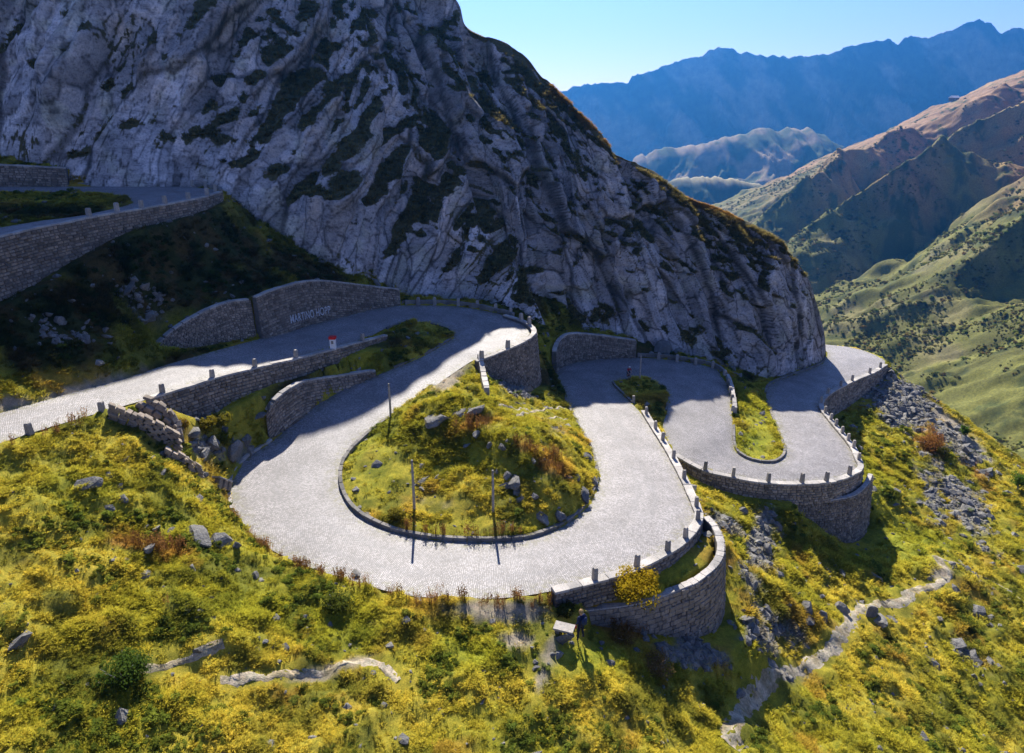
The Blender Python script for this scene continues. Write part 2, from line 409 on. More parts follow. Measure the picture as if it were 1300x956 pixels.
# ------------------------------------------------------------------ walls: (px, py_top, h_top, py_foot | None, extra)
def W_from_base(rows):           # (px, py_base, h_base, py_top)
    out = []
    for px, pyb, hb, pyt in rows:
        b = P(px, pyb, hb); out.append((b[0], b[1], ZC - b[1] * tang(pyt), b[2]))
    return np.array(out)
def W_from_top(rows):            # (px, py_top, h_top, py_foot)
    out = []
    for px, pyt, ht, pyf in rows:
        a = P(px, pyt, ht); out.append((a[0], a[1], a[2], ZC - a[1] * tang(pyf)))
    return np.array(out)
def W_h(rows):                   # (px, py_top, h_top, h_foot)
    out = []
    for px, pyt, ht, hf in rows:
        a = P(px, pyt, ht); out.append((a[0], a[1], a[2], ZC - hf))
    return np.array(out)
WALLS = {}
# name -> dict(rows (x,y,ztop,zfoot), side of outward face, retain: stamp the ground behind the top)
def defwall(key, rows, side, retain=False, thick=0.55, batter=0.06, **kw):
    WALLS[key] = dict(rows=rows, side=side, retain=retain, thick=thick, batter=batter, **kw)
defwall('upper', W_h([(279, 244, 9.75, 10.7), (262, 249.5, 9.85, 11.1), (238, 255, 9.9, 11.4), (178, 266, 10.0, 11.7), (147, 271, 10.05, 12.1), (110, 277.5, 10.1, 12.9), (81, 283.5, 10.15, 13.5),
   (40, 291.5, 10.2, 14.4), (0, 301, 10.25, 15.0), (-100, 326, 10.5, 16.0)]), +1)
defwall('upleft', W_from_base([(-300, 236.2, 8.75, 206), (-150, 236.2, 9.0, 207), (0, 236.4, 9.18, 210), (88, 236.3, 9.38, 214)]), -1, retain=True)
defwall('letter', W_from_base([(331, 429, 24.2, 378.5), (357, 422.5, 24.45, 368), (398, 411, 25.0, 357.5), (433, 402.3, 25.3, 359), (470, 393, 25.75, 363.5), (508, 387.3, 26.15, 368)]), -1, retain=True)
defwall('old', W_from_base([(198, 447, 22.9, 441), (225, 443.5, 23.2, 419), (263, 437, 23.5, 397.5), (294, 431.5, 23.8, 385), (324, 426.5, 24.1, 381)]), -1, retain=True)
defwall('mid', W_from_top([(191, 505.5, 22.45, 512), (233, 493, 22.85, 529), (259, 484.5, 23.1, 524), (285, 477, 23.4, 509), (332, 465.5, 24.0, 489), (378, 455, 24.5, 474), (421, 444, 24.95, 457), (461, 433.5, 25.45, 440), (490, 426, 25.75, 430)]), -1)
defwall('curved', W_from_base([(341, 555, 30.2, 526), (347, 553, 30.12, 518), (357, 546, 30.0, 506), (378, 532, 29.75, 491), (393, 518, 29.5, 484.5), (428, 495.5, 29.0, 478.5), (477, 476, 28.45, 471.5)]), -1, retain=True)
defwall('tower', W_h([(640, 400.5, 26.6, 27.9), (663, 408, 26.7, 30.3), (675, 416, 26.75, 32.8), (677, 424, 26.85, 33.5), (664, 434, 26.95, 33.0), (636, 446.5, 27.2, 31.0), (604, 459, 27.7, 28.6)]), +1, batter=0.1)
defwall('dwall', W_from_base([(705, 473, 36.1, 447), (708, 468, 36.18, 436), (716, 464, 36.25, 427), (728, 459.8, 36.3, 424), (753, 456, 36.5, 425.5), (791, 454.2, 36.75, 430.5), (807, 453.8, 36.8, 433)]), +1 if False else -1, retain=True)
defwall('loop', W_h([(702, 750.5, 32.35, 33.5), (755, 737, 32.55, 33.8), (800, 724, 32.7, 33.85), (845, 702, 32.95, 33.95), (872, 682, 33.2, 34.1), (886, 660, 33.4, 34.8), (884, 645, 33.55, 36.2), (866, 605, 34.0, 37.2),
   (847, 570, 34.4, 37.9), (828, 540, 34.8, 37.6), (817, 522, 35.1, 36.8)]), -1)
defwall('fore', W_from_top([(742, 776, 34.8, 788), (786, 771, 34.75, 795), (822, 764, 34.65, 800), (858, 751, 34.55, 803), (886, 739, 34.4, 803), (911, 718, 34.25, 793), (919, 696, 34.1, 764), (912, 671, 33.9, 726), (899, 656, 33.8, 692)]), -1, retain=True, batter=0.09)
defwall('ewall', W_h([(858, 578, 37.7, 38.4), (893, 597, 38.2, 39.4), (930, 606, 38.55, 40.2), (973, 613, 38.95, 40.7), (1017, 614, 39.35, 41.2), (1060, 610, 39.75, 41.8), (1091, 596, 40.3, 43.5), (1087, 580, 40.55, 44.6), (1080, 565, 40.8, 45.2), (1052, 531, 41.4, 45.6),
   (1042, 515, 41.7, 46), (1052, 500, 42.05, 46.3), (1082, 484, 42.5, 46.4), (1110, 472, 42.95, 45.6), (1124, 463, 43.2, 44.8)]), -1)
defwall('etower', W_from_top([(1006, 635, 41.3, 645), (1035, 637, 41.75, 660), (1060, 635, 41.9, 679), (1084, 630, 41.9, 686), (1101, 617, 41.9, 678), (1108, 603, 42.0, 660)]), -1, retain=True, batter=0.08)
# ------------------------------------------------------------------ ground: constraints on a grid, relaxed
X0, X1, Y0, Y1, STEP = -104.0, 150.0, 13.0, 152.0, 0.38
NX, NY = int((X1 - X0) / STEP) + 1, int((Y1 - Y0) / STEP) + 1
gx = X0 + np.arange(NX) * STEP; gy = Y0 + np.arange(NY) * STEP
acc = np.zeros((NX, NY)); cnt = np.zeros((NX, NY)); fixpri = np.zeros((NX, NY), int)
def stamp(p, pri=1):
    p = np.asarray(p).reshape(-1, 3)
    i = np.rint((p[:, 0] - X0) / STEP).astype(int); j = np.rint((p[:, 1] - Y0) / STEP).astype(int)
    ok = (i >= 0) & (i < NX) & (j >= 0) & (j < NY); i, j, z = i[ok], j[ok], p[ok, 2]
    up = np.zeros((NX, NY), bool); up[i, j] = True
    over = up & (fixpri < pri); acc[over] = 0; cnt[over] = 0; fixpri[over] = pri
    k = fixpri[i, j] == pri; np.add.at(acc, (i[k], j[k]), z[k]); np.add.at(cnt, (i[k], j[k]), 1)
def line3(pts, step=0.2): return spline(np.asarray(pts), step)
# cliff foot and ridge
CBASE = [D(*a) for a in [(-420, 205, 98), (-260, 205, 97), (-60, 206, 93.5), (60, 213, 92.5), (97, 236, 90.5), (180, 237.5, 91.5), (278, 246, 93), (330, 283, 91.5), (385, 318, 91), (430, 345, 90), (470, 356, 92.5), (515, 378, 97), (560, 383, 99),
   (610, 386, 99), (650, 393, 97.5), (690, 412, 97), (722, 423, 101), (770, 424, 103.5), (806, 432, 104), (850, 446, 104.5), (900, 461, 105), (940, 470, 105), (975, 481, 105), (1003, 476, 108), (1030, 467, 112.5), (1042, 462, 114.5), (1046, 456, 116.5), (1046, 450, 119)]]
def R3(x, y, z): return np.array([x, y, ZC + z])
CRIDGE = [R3(-190, 152, 90), R3(-150, 152, 88), R3(-110, 151, 86), R3(-70, 150, 84), R3(-53, 150, 71), R3(-46, 150, 62), R3(-41, 149, 52.5), R3(-33, 145, 43.5), R3(-27, 142, 39), R3(-21.5, 139, 34), R3(-16.5, 136, 27)] + \
   [D(*a) for a in [(583, 0, 134), (596, 31, 133), (622, 45, 132), (662, 66, 131), (690, 97, 128.5), (722, 127, 124), (757, 165, 119), (785, 195, 118.5), (811, 208, 120), (836, 222, 121), (858, 243, 121), (906, 263, 121), (931, 274, 120.5), (956, 285, 119.5), (981, 299, 118), (1000, 318, 117), (1022, 346, 116.5), (1034, 374, 116.5), (1046, 420, 117), (1049, 455, 118.5)]]
cb = line3(CBASE, 0.25)
stamp(cb, 1); 
for dy in (1, 2, 3): stamp(cb + np.array([0, dy * 1.2, dy * 0.8]), 1)
# the far side of the near spur, falling to the valley
SPUR = [D(*a) for a in [(1128, 464, 117), (1150, 484, 113.5), (1180, 505, 111), (1220, 531, 107), (1260, 558, 101), (1300, 586, 95), (1400, 650, 86), (1560, 760, 76)]]
sp = line3(SPUR, 0.25); stamp(sp, 1)
for off in ((6, 6, -7), (14, 13, -19), (26, 24, -37), (44, 40, -60)): stamp(sp + np.array(off), 1)
# wall feet and what they hold up
for key, w in WALLS.items():
    r = spline(w['rows'], 0.2); n = normals2(r, w['side'])
    if key in ('mid', 'upper', 'loop', 'ewall', 'tower'): r = np.column_stack([r[:, :2] + n * 0.28, r[:, 2:]])
    w['line'] = r; w['nrm'] = n
    hgt = r[:, 2] - r[:, 3]
    for o in ((-.2, .05, 0.35, 0.7, 1.1, 1.6, 2.1) if key in ('fore', 'etower') else (-.2, .05, 0.35, 0.7, 1.1)):
        stamp(np.column_stack([r[:, :2] + n * (o + w['batter'] * hgt[:, None]), r[:, 3] - 0.05]), 3 if key in ('fore', 'etower', 'tower') else 2)
    if w['retain']:
        for o in (0.35, 0.75): stamp(np.column_stack([r[:, :2] - n * (w['thick'] + o + .05), r[:, 2] - 0.12]), 2)
for L, R in ROADS:
    for t in np.linspace(0.03, 0.97, 48): stamp(L * (1 - t) + R * t - np.array([0, 0, 0.14]), 4)
    for t in (-0.03, 0.0, 1.0, 1.03): stamp(L * (1 - t) + R * t - np.array([0, 0, 0.02]), 1)
SOFT = [P(*a) for a in [
 (0, 610, 22.5), (0, 700, 24.4), (0, 780, 25.9), (0, 866, 27.2), (0, 956, 28.4), (130, 560, 23.0), (110, 618, 24.7), (200, 600, 25.6), (250, 680, 28.2), (330, 740, 30.8), (200, 770, 28), (100, 700, 25.9), (150, 860, 29.2), (300, 820, 30.9),
 (300, 866, 31.7), (450, 800, 32.4), (450, 866, 33), (600, 800, 33.2), (600, 866, 33.8), (700, 866, 35), (800, 866, 36.3), (737, 812, 34), (700, 775, 33.5), (720, 800, 33.8), (750, 832, 34.8), (790, 835, 37.0), (850, 836, 39.8), (870, 850, 40.8), (930, 850, 42.5), (800, 910, 36.8), (900, 930, 40),
 (600, 956, 34.4), (300, 956, 32.4), (1000, 930, 45), (1300, 956, 52), (1000, 855, 46), (1090, 770, 46.2), (1200, 720, 47.5), (1300, 700, 51.5), (1300, 860, 50), (1170, 800, 48.3), (1160, 650, 50), (1110, 560, 46.5), (1200, 690, 50), (1160, 540, 47.8), (930, 640, 40),
 (960, 720, 41.5), (940, 800, 41), (1000, 700, 43.6), (1050, 760, 46.2), (1130, 620, 46.8), (1140, 700, 47), (1240, 620, 51.5), (1260, 780, 50), (985, 650, 42.2),
 (618, 512, 28.3), (560, 524, 28.2), (590, 530, 28.0), (530, 545, 29.4), (600, 600, 30.5), (640, 560, 28.9), (670, 590, 30.0), (600, 560, 29.2), (480, 600, 30.6), (520, 640, 31.3), (700, 560, 31.2), (725, 590, 32.0), (690, 625, 31.3), (735, 620, 32.9), (650, 610, 30.6), (640, 482, 31.8), (680, 500, 34), (640, 520, 30.3), (700, 520, 34), (692, 482, 34.6), (590, 545, 29.3), (575, 495, 28.6),
 (1060, 700, 48), (1030, 678, 45.4), (1100, 695, 48.4), (1000, 655, 43), (765, 797, 35.9), (800, 803, 37.4), (0, 485, 20), (60, 400, 16.5), (150, 330, 14), (150, 400, 18), (130, 450, 20.3), (230, 330, 16), (300, 330, 17.5), (250, 380, 19.5), (100, 470, 21), (350, 345, 18.5), (-60, 460, 17), (-200, 400, 13),
 (210, 560, 25.0), (270, 560, 26.8), (300, 560, 28.0), (300, 530, 26.5), (250, 590, 27.6), (330, 500, 26.8), (400, 470, 27.2), (500, 445, 27.3), (530, 430, 27.1), (70, 262, 9.9), (955, 540, 39.2), (970, 565, 39.7), (950, 490, 39.2)]]
TGT = np.zeros((NX, NY)); WGT = np.zeros((NX, NY))
GX, GY = np.meshgrid(gx, gy, indexing='ij')
for p in SOFT:
    i0, i1 = np.searchsorted(gx, [p[0] - 4, p[0] + 4]); j0, j1 = np.searchsorted(gy, [p[1] - 4, p[1] + 4])
    if i0 >= i1 or j0 >= j1: continue
    d2 = (GX[i0:i1, j0:j1] - p[0]) ** 2 + (GY[i0:i1, j0:j1] - p[1]) ** 2
    k = np.exp(-d2 / 4.0) * 0.25
    TGT[i0:i1, j0:j1] += k * p[2]; WGT[i0:i1, j0:j1] += k
def solve(acc, cnt, tg, wg, levels):
    if levels > 0:
        def down(a):
            a = np.pad(a, ((0, a.shape[0] % 2), (0, a.shape[1] % 2)))
            return a[::2, ::2] + a[1::2, ::2] + a[::2, 1::2] + a[1::2, 1::2]
        z = solve(down(acc), down(cnt), down(tg), down(wg), levels - 1)
        z = np.repeat(np.repeat(z, 2, 0), 2, 1)[:acc.shape[0], :acc.shape[1]]
        it = 60 if levels > 2 else 150
    else:
        z = np.full(acc.shape, acc.sum() / max(cnt.sum(), 1)); it = 800
    fx = cnt > 0; zf = np.where(fx, acc / np.maximum(cnt, 1e-9), 0)
    z = np.where(fx, zf, z); den = 4 + wg
    for _ in range(it):
        q = np.pad(z, 1, mode='edge')
        z = (q[:-2, 1:-1] + q[2:, 1:-1] + q[1:-1, :-2] + q[1:-1, 2:] + tg) / den
        z = np.where(fx, zf, z)
    return z
GZ = solve(acc, cnt, TGT, WGT, 5)
def blur(a, n):
    for _ in range(n):
        q = np.pad(a, 1, mode='edge')
        a = (q[:-2, 1:-1] + q[2:, 1:-1] + q[1:-1, :-2] + q[1:-1, 2:] + 2 * a) / 6
    return a
hard = (cnt > 0) & (fixpri >= 2)
_hm0 = cnt > 0; _z0 = GZ.copy()
for _ in range(10): GZ = np.where(_hm0, _z0, blur(GZ, 4))
free = 1 - np.clip(blur(hard.astype(float), 7) * 1.7, 0, 1)
free2 = np.where(hard, 0, 1 - np.clip(blur(hard.astype(float), 2) * 1.6, 0, 1))
_px, _py = proj(GX, GY, GZ)
def blob0(lst):
    r = np.zeros(_px.shape)
    for x, y, rx, ry, a, k in lst:
        ca, sa = math.cos(math.radians(a)), math.sin(math.radians(a)); u = ((_px - x) * ca + (_py - y) * sa) / rx; v = (-(_px - x) * sa + (_py - y) * ca) / ry
        r = np.maximum(r, k * np.exp(-(u * u + v * v) ** 1.5))
    return r
mound = blob0([(600, 538, 78, 34, 8, 1.7), (668, 578, 66, 36, 28, 2.0), (706, 612, 44, 36, 40, 1.7), (556, 530, 40, 18, -15, 1.5)])
GZ = GZ + mound * free * (0.75 + 0.9 * (ridged(GX / 4.2, GY / 4.2, 4, 123) - .45))
lum = np.clip(fbm(GX / 1.15, GY / 1.15, 3, 5) + 0.15, 0, 1)
GZ = GZ + free * (fbm(GX / 6, GY / 6, 4, 3) * 0.55 + ridged(GX / 3.0, GY / 3.0, 3, 8) * 0.35 - 0.2) + free2 * (lum * 0.72 * (1 - .7 * blob0([(480, 610, 90, 80, 0, 1), (590, 668, 110, 26, 0, 1), (960, 560, 40, 60, 0, 1)])) + fbm(GX / .8, GY / .8, 2, 31) * 0.13)
def ground_z(x, y):
    fx = np.clip((np.asarray(x, float) - X0) / STEP, 0, NX - 1.001); fy = np.clip((np.asarray(y, float) - Y0) / STEP, 0, NY - 1.001)
    i = fx.astype(int); j = fy.astype(int); u = fx - i; v = fy - j
    return (GZ[i, j] * (1 - u) + GZ[i + 1, j] * u) * (1 - v) + (GZ[i, j + 1] * (1 - u) + GZ[i + 1, j + 1] * u) * v
def on_ground(px, py, y0=25, y1=140):   # first place where the sight line of (px, py) meets the ground
    ys = np.arange(y0, y1, 0.1); b = (433.0 - py) / FPX
    xs = (px - 650.0) / FPX * ys / (CT + b * ST); zs = ZC - ys * tang(py)
    k = np.argmax(ground_z(xs, ys) >= zs)
    if ground_z(xs[k], ys[k]) < zs[k]: k = len(ys) - 1
    return np.array([xs[k], ys[k], float(ground_z(xs[k], ys[k]))])

PX, PY = proj(GX, GY, GZ)
def blob(PX, PY, lst):
    r = np.zeros(PX.shape)
    for x, y, rx, ry, a, s in lst:
        ca, sa = math.cos(math.radians(a)), math.sin(math.radians(a))
        u = ((PX - x) * ca + (PY - y) * sa) / rx; v = (-(PX - x) * sa + (PY - y) * ca) / ry
        r = np.maximum(r, s * np.exp(-(u * u + v * v) * 1.2))
    return r
DIRT = [(640, 775, 80, 20, 0, 1.0), (700, 822, 16, 42, 15, .8), (655, 812, 30, 14, 10, .8), (572, 482, 34, 11, -38, 1.1), (110, 492, 120, 9, -15, .9), (0, 515, 60, 12, -12, .9), (615, 540, 18, 14, 0, .5), (520, 610, 50, 12, 20, .4), (560, 640, 70, 10, 8, .45),
        (1215, 545, 70, 14, 42, .8), (430, 845, 60, 8, -15, .9), (390, 862, 60, 6, 0, .8), (690, 860, 12, 26, 20, .7), (1195, 727, 24, 10, 0, .9), (480, 790, 40, 8, -10, .4), (205, 560, 40, 7, 30, .6)]
SCREE = [(965, 690, 22, 62, 8, 1.1), (925, 665, 40, 16, 25, .8), (975, 800, 55, 30, 30, .8), (1145, 510, 55, 36, 30, 1.3), (1215, 560, 70, 18, 42, 1.0), (1225, 640, 60, 26, 48, 1.1), (1185, 620, 30, 60, -20, .8), (1240, 840, 60, 14, 45, .6), (180, 380, 45, 38, 40, .9), (655, 495, 30, 12, 30, .9),
         (700, 545, 26, 12, 10, .6), (880, 830, 60, 22, 12, 1.0), (1000, 855, 40, 20, 0, .6), (60, 420, 60, 26, 20, .6), (300, 575, 26, 22, 0, .9), (260, 565, 40, 18, 20, .7), (1050, 640, 25, 10, 0, .3), (1255, 700, 30, 10, 30, .6)]
RUST = [(600, 540, 40, 9, -15, .9), (700, 590, 40, 22, 30, .8), (790, 800, 60, 12, 15, .7), (1180, 560, 26, 26, 30, 1.0), (1240, 600, 50, 14, 45, .6), (200, 695, 60, 14, 10, .9), (215, 770, 25, 14, 30, .7), (300, 640, 20, 30, -45, .5), (300, 862, 120, 10, 0, .4), (925, 700, 12, 30, 0, .5), (660, 565, 30, 12, 30, .7)]
GREEN = [(590, 830, 90, 30, 0, .9), (750, 835, 60, 26, 0, .9), (440, 800, 120, 40, 10, .5), (100, 620, 120, 40, 10, .5), (960, 560, 40, 60, 0, .8), (620, 470, 10, 30, 0, .9), (470, 590, 50, 70, 0, .5), (1080, 620, 60, 60, 0, .5), (1150, 700, 80, 50, 0, .6), (300, 780, 90, 40, 10, .5)]
def tints(x, y, PX, PY):
    g0 = np.array([0.31, 0.29, 0.032]); ye = np.array([0.44, 0.365, 0.05]); ru = np.array([0.36, 0.19, 0.045]); dk = np.array([0.12, 0.135, 0.025])
    di = np.array([0.36, 0.31, 0.25]); sc = np.array([0.25, 0.24, 0.235]); gr = np.array([0.28, 0.32, 0.03])
    a = sstep(-.25, .4, fbm(x / 5.5, y / 5.5, 4, 41)); b = sstep(0.0, .42, fbm(x / 2.0, y / 2.0, 4, 52)); c = sstep(.24, .5, fbm(x / 3.2, y / 3.2, 4, 63))
    def mx(c0, c1, f): return c0 * (1 - f[..., None]) + c1 * f[..., None]
    col = mx(np.broadcast_to(g0, x.shape + (3,)), ye, a); col = mx(col, dk, b * 0.75); col = mx(col, ru, c * 0.45)
    wob = fbm(x / 1.3, y / 1.3, 4, 74) * 0.55
    col = mx(col, gr, np.clip(blob(PX, PY, GREEN) * 0.8, 0, 1))
    col = mx(col, ru, sstep(.3, .75, blob(PX, PY, RUST) + wob) * 0.8)
    d = sstep(.35, .7, blob(PX, PY, DIRT) + wob * .6); s_ = sstep(.4, .75, blob(PX, PY, SCREE) + wob)
    col = mx(col, sc, s_ * .85); col = mx(col, di, d)
    return col, d, s_
TCOL, TDIRT, TSCREE = tints(GX, GY, PX, PY)
# dark heath on the shaded slope under the upper road and the ground at the cliff foot
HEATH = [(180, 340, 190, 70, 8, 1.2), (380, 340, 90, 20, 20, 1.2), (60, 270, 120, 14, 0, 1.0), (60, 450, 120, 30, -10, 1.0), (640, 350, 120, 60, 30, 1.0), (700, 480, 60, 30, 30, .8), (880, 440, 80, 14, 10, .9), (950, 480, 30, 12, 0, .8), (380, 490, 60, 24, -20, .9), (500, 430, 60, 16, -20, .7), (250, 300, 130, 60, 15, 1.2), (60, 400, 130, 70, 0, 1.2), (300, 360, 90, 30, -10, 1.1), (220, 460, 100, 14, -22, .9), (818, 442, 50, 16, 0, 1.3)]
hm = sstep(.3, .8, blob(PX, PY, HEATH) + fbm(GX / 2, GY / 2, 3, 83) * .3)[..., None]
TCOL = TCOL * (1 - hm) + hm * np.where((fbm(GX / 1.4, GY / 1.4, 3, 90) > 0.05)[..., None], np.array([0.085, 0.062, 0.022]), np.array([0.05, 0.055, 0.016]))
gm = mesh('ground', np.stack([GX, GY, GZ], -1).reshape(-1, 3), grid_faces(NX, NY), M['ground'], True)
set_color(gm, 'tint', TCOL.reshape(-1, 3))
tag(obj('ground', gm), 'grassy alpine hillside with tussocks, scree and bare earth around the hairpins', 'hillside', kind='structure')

# ------------------------------------------------------------------ road sheets
def road_object(name, L, R, label):
    n = len(L); K = 13
    t = np.linspace(0, 1, K)
    ctr = (L + R) / 2; s = arclen(ctr)
    wd = np.linalg.norm(L - R, axis=1)
    V = L[:, None] * (1 - t)[None, :, None] + R[:, None] * t[None, :, None]
    V[:, :, 2] += (0.06 * (1 - (2 * t - 1) ** 2))[None, :]
    me = mesh(name, V.reshape(-1, 3), grid_faces(n, K)[:, ::-1].copy(), M['road'], True)
    u = (t[None, :] - .5) * wd[:, None]; uvv = np.stack([u, np.broadcast_to(s[:, None], u.shape)], -1).reshape(-1, 2)
    uv = me.uv_layers.new(name='UVMap'); li = np.zeros(len(me.loops), np.int32); me.loops.foreach_get('vertex_index', li)
    uv.data.foreach_set('uv', uvv[li].astype(np.float32).ravel())
    ed = np.minimum(t, 1 - t)[None, :] * wd[:, None]
    set_float(me, 'edge', (1 - sstep(0.15, 1.5, ed)).ravel())
    tr = np.exp(-((np.abs(u) - 0.95) / .35) ** 2) * (0.5 + 0.5 * vnoise(s / 4, s * 0, 3))[:, None]
    set_float(me, 'track', tr.ravel())
    return tag(obj(name, me), label, 'road', kind='structure')
road_object('road', *ROADS[0], 'pale granite sett road winding down through the two hairpins and the big loop')
road_object('road', *ROADS[1], 'shaded bend of the same sett road high on the left')

# ------------------------------------------------------------------ cliff
def cliff():
    nu, nv = 960, 320
    b = spline(np.array(CBASE), 0.1); r = spline(np.array(CRIDGE), 0.1)
    # match base and ridge along the sun's line and by share of length in between
    kb = [arclen(b)[np.argmin(np.linalg.norm(b - q, axis=1))] for q in (CBASE[0], CBASE[6], CBASE[11], CBASE[14], CBASE[17], CBASE[20], CBASE[23], CBASE[27])]
    kr = [arclen(r)[np.argmin(np.linalg.norm(r - q, axis=1))] for q in (CRIDGE[0], CRIDGE[5], CRIDGE[9], CRIDGE[13], CRIDGE[18], CRIDGE[22], CRIDGE[26], CRIDGE[30])]
    wk = np.maximum(np.diff(kb), 4) + .5 * np.diff(kr); wk[0] *= .8
    s = np.interp(np.linspace(0, 1, nu), np.r_[0, np.cumsum(wk)] / wk.sum(), range(8))
    # more columns where the cliff is in view
    sb = np.interp(s, range(8), kb); sr = np.interp(s, range(8), kr)
    lb, lr = arclen(b), arclen(r)
    B = np.stack([np.interp(sb, lb, b[:, k]) for k in range(3)], 1); R = np.stack([np.interp(sr, lr, r[:, k]) for k in range(3)], 1)
    nf = nv - 40
    v = np.linspace(-0.04, 1, nf)
    prof = np.clip(v, 0, 1)
    hor = prof ** 1.15 * 0.86 + prof * 0.14     # a little convex: steep foot, leaning back above
    ver = v ** 1.0
    V = np.empty((nu, nf, 3))
    for k, w in ((0, hor), (1, hor), (2, ver)): V[:, :, k] = B[:, None, k] * (1 - w) + R[:, None, k] * w
    ver2 = np.where(v > 0, np.abs(v) ** 0.92, v); ver3 = np.where(v > 0, 1 - np.abs(1 - v) ** 2.0, v)
    rt = sstep(700, 860, proj(R[:, 0], R[:, 1], R[:, 2])[0])[:, None]
    vv2 = ver2[None] * (1 - .55 * rt) + ver3[None] * .55 * rt
    V[:, :, 2] = B[:, None, 2] * (1 - vv2) + R[:, None, 2] * vv2
    bk = np.linspace(0, 1, 41)[1:]
    dyb = 34 * bk ** 1.3; dzb = -(2.0 * bk + 50 * bk ** 1.6)
    Bk = R[:, None, :] + np.stack([np.zeros(40), dyb, dzb], 1)[None]
    V = np.concatenate([V, Bk], 1)
    tu = np.gradient(V, axis=0); tv = np.gradient(V, axis=1)
    N = np.cross(tu, tv); N /= np.maximum(np.linalg.norm(N, axis=2), 1e-9)[..., None]
    N[..., 2] *= 0.35; N /= np.maximum(np.linalg.norm(N, axis=2), 1e-9)[..., None]
    if N[nu // 2, 100, 1] > 0: N = -N
    px, py = proj(V[..., 0], V[..., 1], V[..., 2])
    x, z = V[..., 0] + 0.25 * V[..., 1], V[..., 2]
    wx = x + fbm(x / 22, z / 22, 3, 1) * 3.0 + fbm(x / 3, z / 3, 2, 7) * .35; wz = z + fbm(x / 22, z / 22, 3, 9) * 3.0 + fbm(x / 3, z / 3, 2, 8) * .35
    # dip of the beds: leaning right on the left-hand face, near upright on the right-hand buttress
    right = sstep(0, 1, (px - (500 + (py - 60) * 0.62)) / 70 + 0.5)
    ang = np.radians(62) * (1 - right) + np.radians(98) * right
    ca, sa = np.cos(np.radians(62)), np.sin(np.radians(62))
    def coords(a): 
        c_, s_ = math.cos(math.radians(a)), math.sin(math.radians(a))
        return wx * c_ + wz * s_, -wx * s_ + wz * c_     # along the bed, across it
    disp = 0; cell = np.zeros(x.shape); crack = np.ones(x.shape)
    for a, wgt in ((60, 1 - right), (104, right)):
        al, ac = coords(a)
        d = fbm(ac / 16, al / 40, 3, 4) * 4.2
        for L_, A_, amp, sd in ((24.0, 6.5, 3.0, 21), (9.5, 2.8, 1.7, 31), (3.8, 1.3, 0.75, 41), (1.5, .6, .28, 51)):
            f1, f2, c1, c2, c3, ox, oy = worley(al / L_, ac / A_, sd, .95, True)
            d = d + amp * ((c1 - .5) * 1.15 + (c2 - .5) * oy * 2.3 + (c3 - .5) * ox * 1.9)
            ed = sstep(0, .10, f2 - f1)
            d = d - amp * 0.26 * (1 - sstep(0, .06, f2 - f1))
            if L_ > 3: cell = cell + wgt * (c3 - .5) * 0.5; crack = crack * (1 - wgt * (1 - sstep(0.01, .06 if L_ > 8 else .09, f2 - f1)) * .92)
        disp = disp + wgt * d
    # the gully between the two faces, and lesser clefts
    gul = np.exp(-((px - (505 + (py - 40) * 0.57)) / 26) ** 2) * sstep(-80, 60, py)
    disp = disp - gul * 3.5 + right * np.exp(-((px - (560 + (py - 60) * .42)) / 60) ** 2) * -1.5
    cl2 = np.exp(-((px - (135 - (py - 60) * 0.45)) / 14) ** 2) * sstep(300, 200, py); disp = disp - cl2 * 3.0
    cl3 = np.exp(-((px - (905 + (py - 330) * .25)) / 12) ** 2); disp = disp - cl3 * 1.2
    disp = disp + fbm(x / .8, z / .8, 3, 77) * .14
    for _ in range(4): disp = np.pad(disp, 1, mode='edge'); disp = (disp[:-2, 1:-1] + disp[2:, 1:-1] + disp[1:-1, :-2] + disp[1:-1, 2:] + 2 * disp[1:-1, 1:-1]) / 6
    vv = np.concatenate([np.clip(v, 0, 1), 1 + bk])
    edge = sstep(-0.02, 0.16, vv) * (0.22 + 0.78 * (1 - sstep(0.86, 1.0, vv) * (1 - sstep(1.02, 1.4, vv))))
    end = sstep(0, .12, (7 - s) / 7)[:, None] * .75 + .25
    low = np.clip((R[:, 2] - B[:, 2]) / 30, 0.12, 1)[:, None]
    V = V + N * (disp * edge[None] * end * low)[..., None]
    tu = np.gradient(V, axis=0); tv = np.gradient(V, axis=1)
    NN = np.cross(tu, tv); NN /= np.maximum(np.linalg.norm(NN, axis=2), 1e-9)[..., None]; nz = np.abs(NN[..., 2])
    nzs = nz.copy()
    for _ in range(4): nzs[1:-1, 1:-1] = (nzs[:-2, 1:-1] + nzs[2:, 1:-1] + nzs[1:-1, :-2] + nzs[1:-1, 2:] + nzs[1:-1, 1:-1]) / 5
    VEG = [(150, 50, 60, 50, -10, .9), (35, 180, 40, 40, 45, 1.0), (235, 90, 60, 22, 45, .5), (515, 215, 40, 60, -30, .6), (590, 300, 70, 40, 40, .7), (640, 350, 80, 50, 35, .95), (700, 385, 60, 24, 30, .8), (850, 262, 60, 14, 30, .5), (800, 325, 30, 14, 30, .7), (820, 345, 20, 30, 0, .5),
           (920, 310, 60, 20, 30, .55), (960, 345, 30, 16, 40, .5), (890, 250, 80, 8, 22, .8), (960, 290, 50, 8, 28, .8), (960, 470, 40, 10, 0, .7), (450, 340, 60, 16, 15, .6), (480, 70, 30, 70, -20, .4), (870, 430, 40, 14, 10, .5), (770, 395, 30, 20, 0, .6), (100, 140, 20, 60, 30, .5), (265, 225, 20, 14, 0, .6)]
    veg = sstep(.50, .72, nzs) * .8 + blob(px, py, VEG) * .42 + (1 - crack) * .30 + fbm(x / 5, z / 5, 4, 61) * .18 - .02
    veg = np.where(vv[None] > 0.90, np.maximum(veg, .72 * sstep(.3, .55, nzs)), veg)
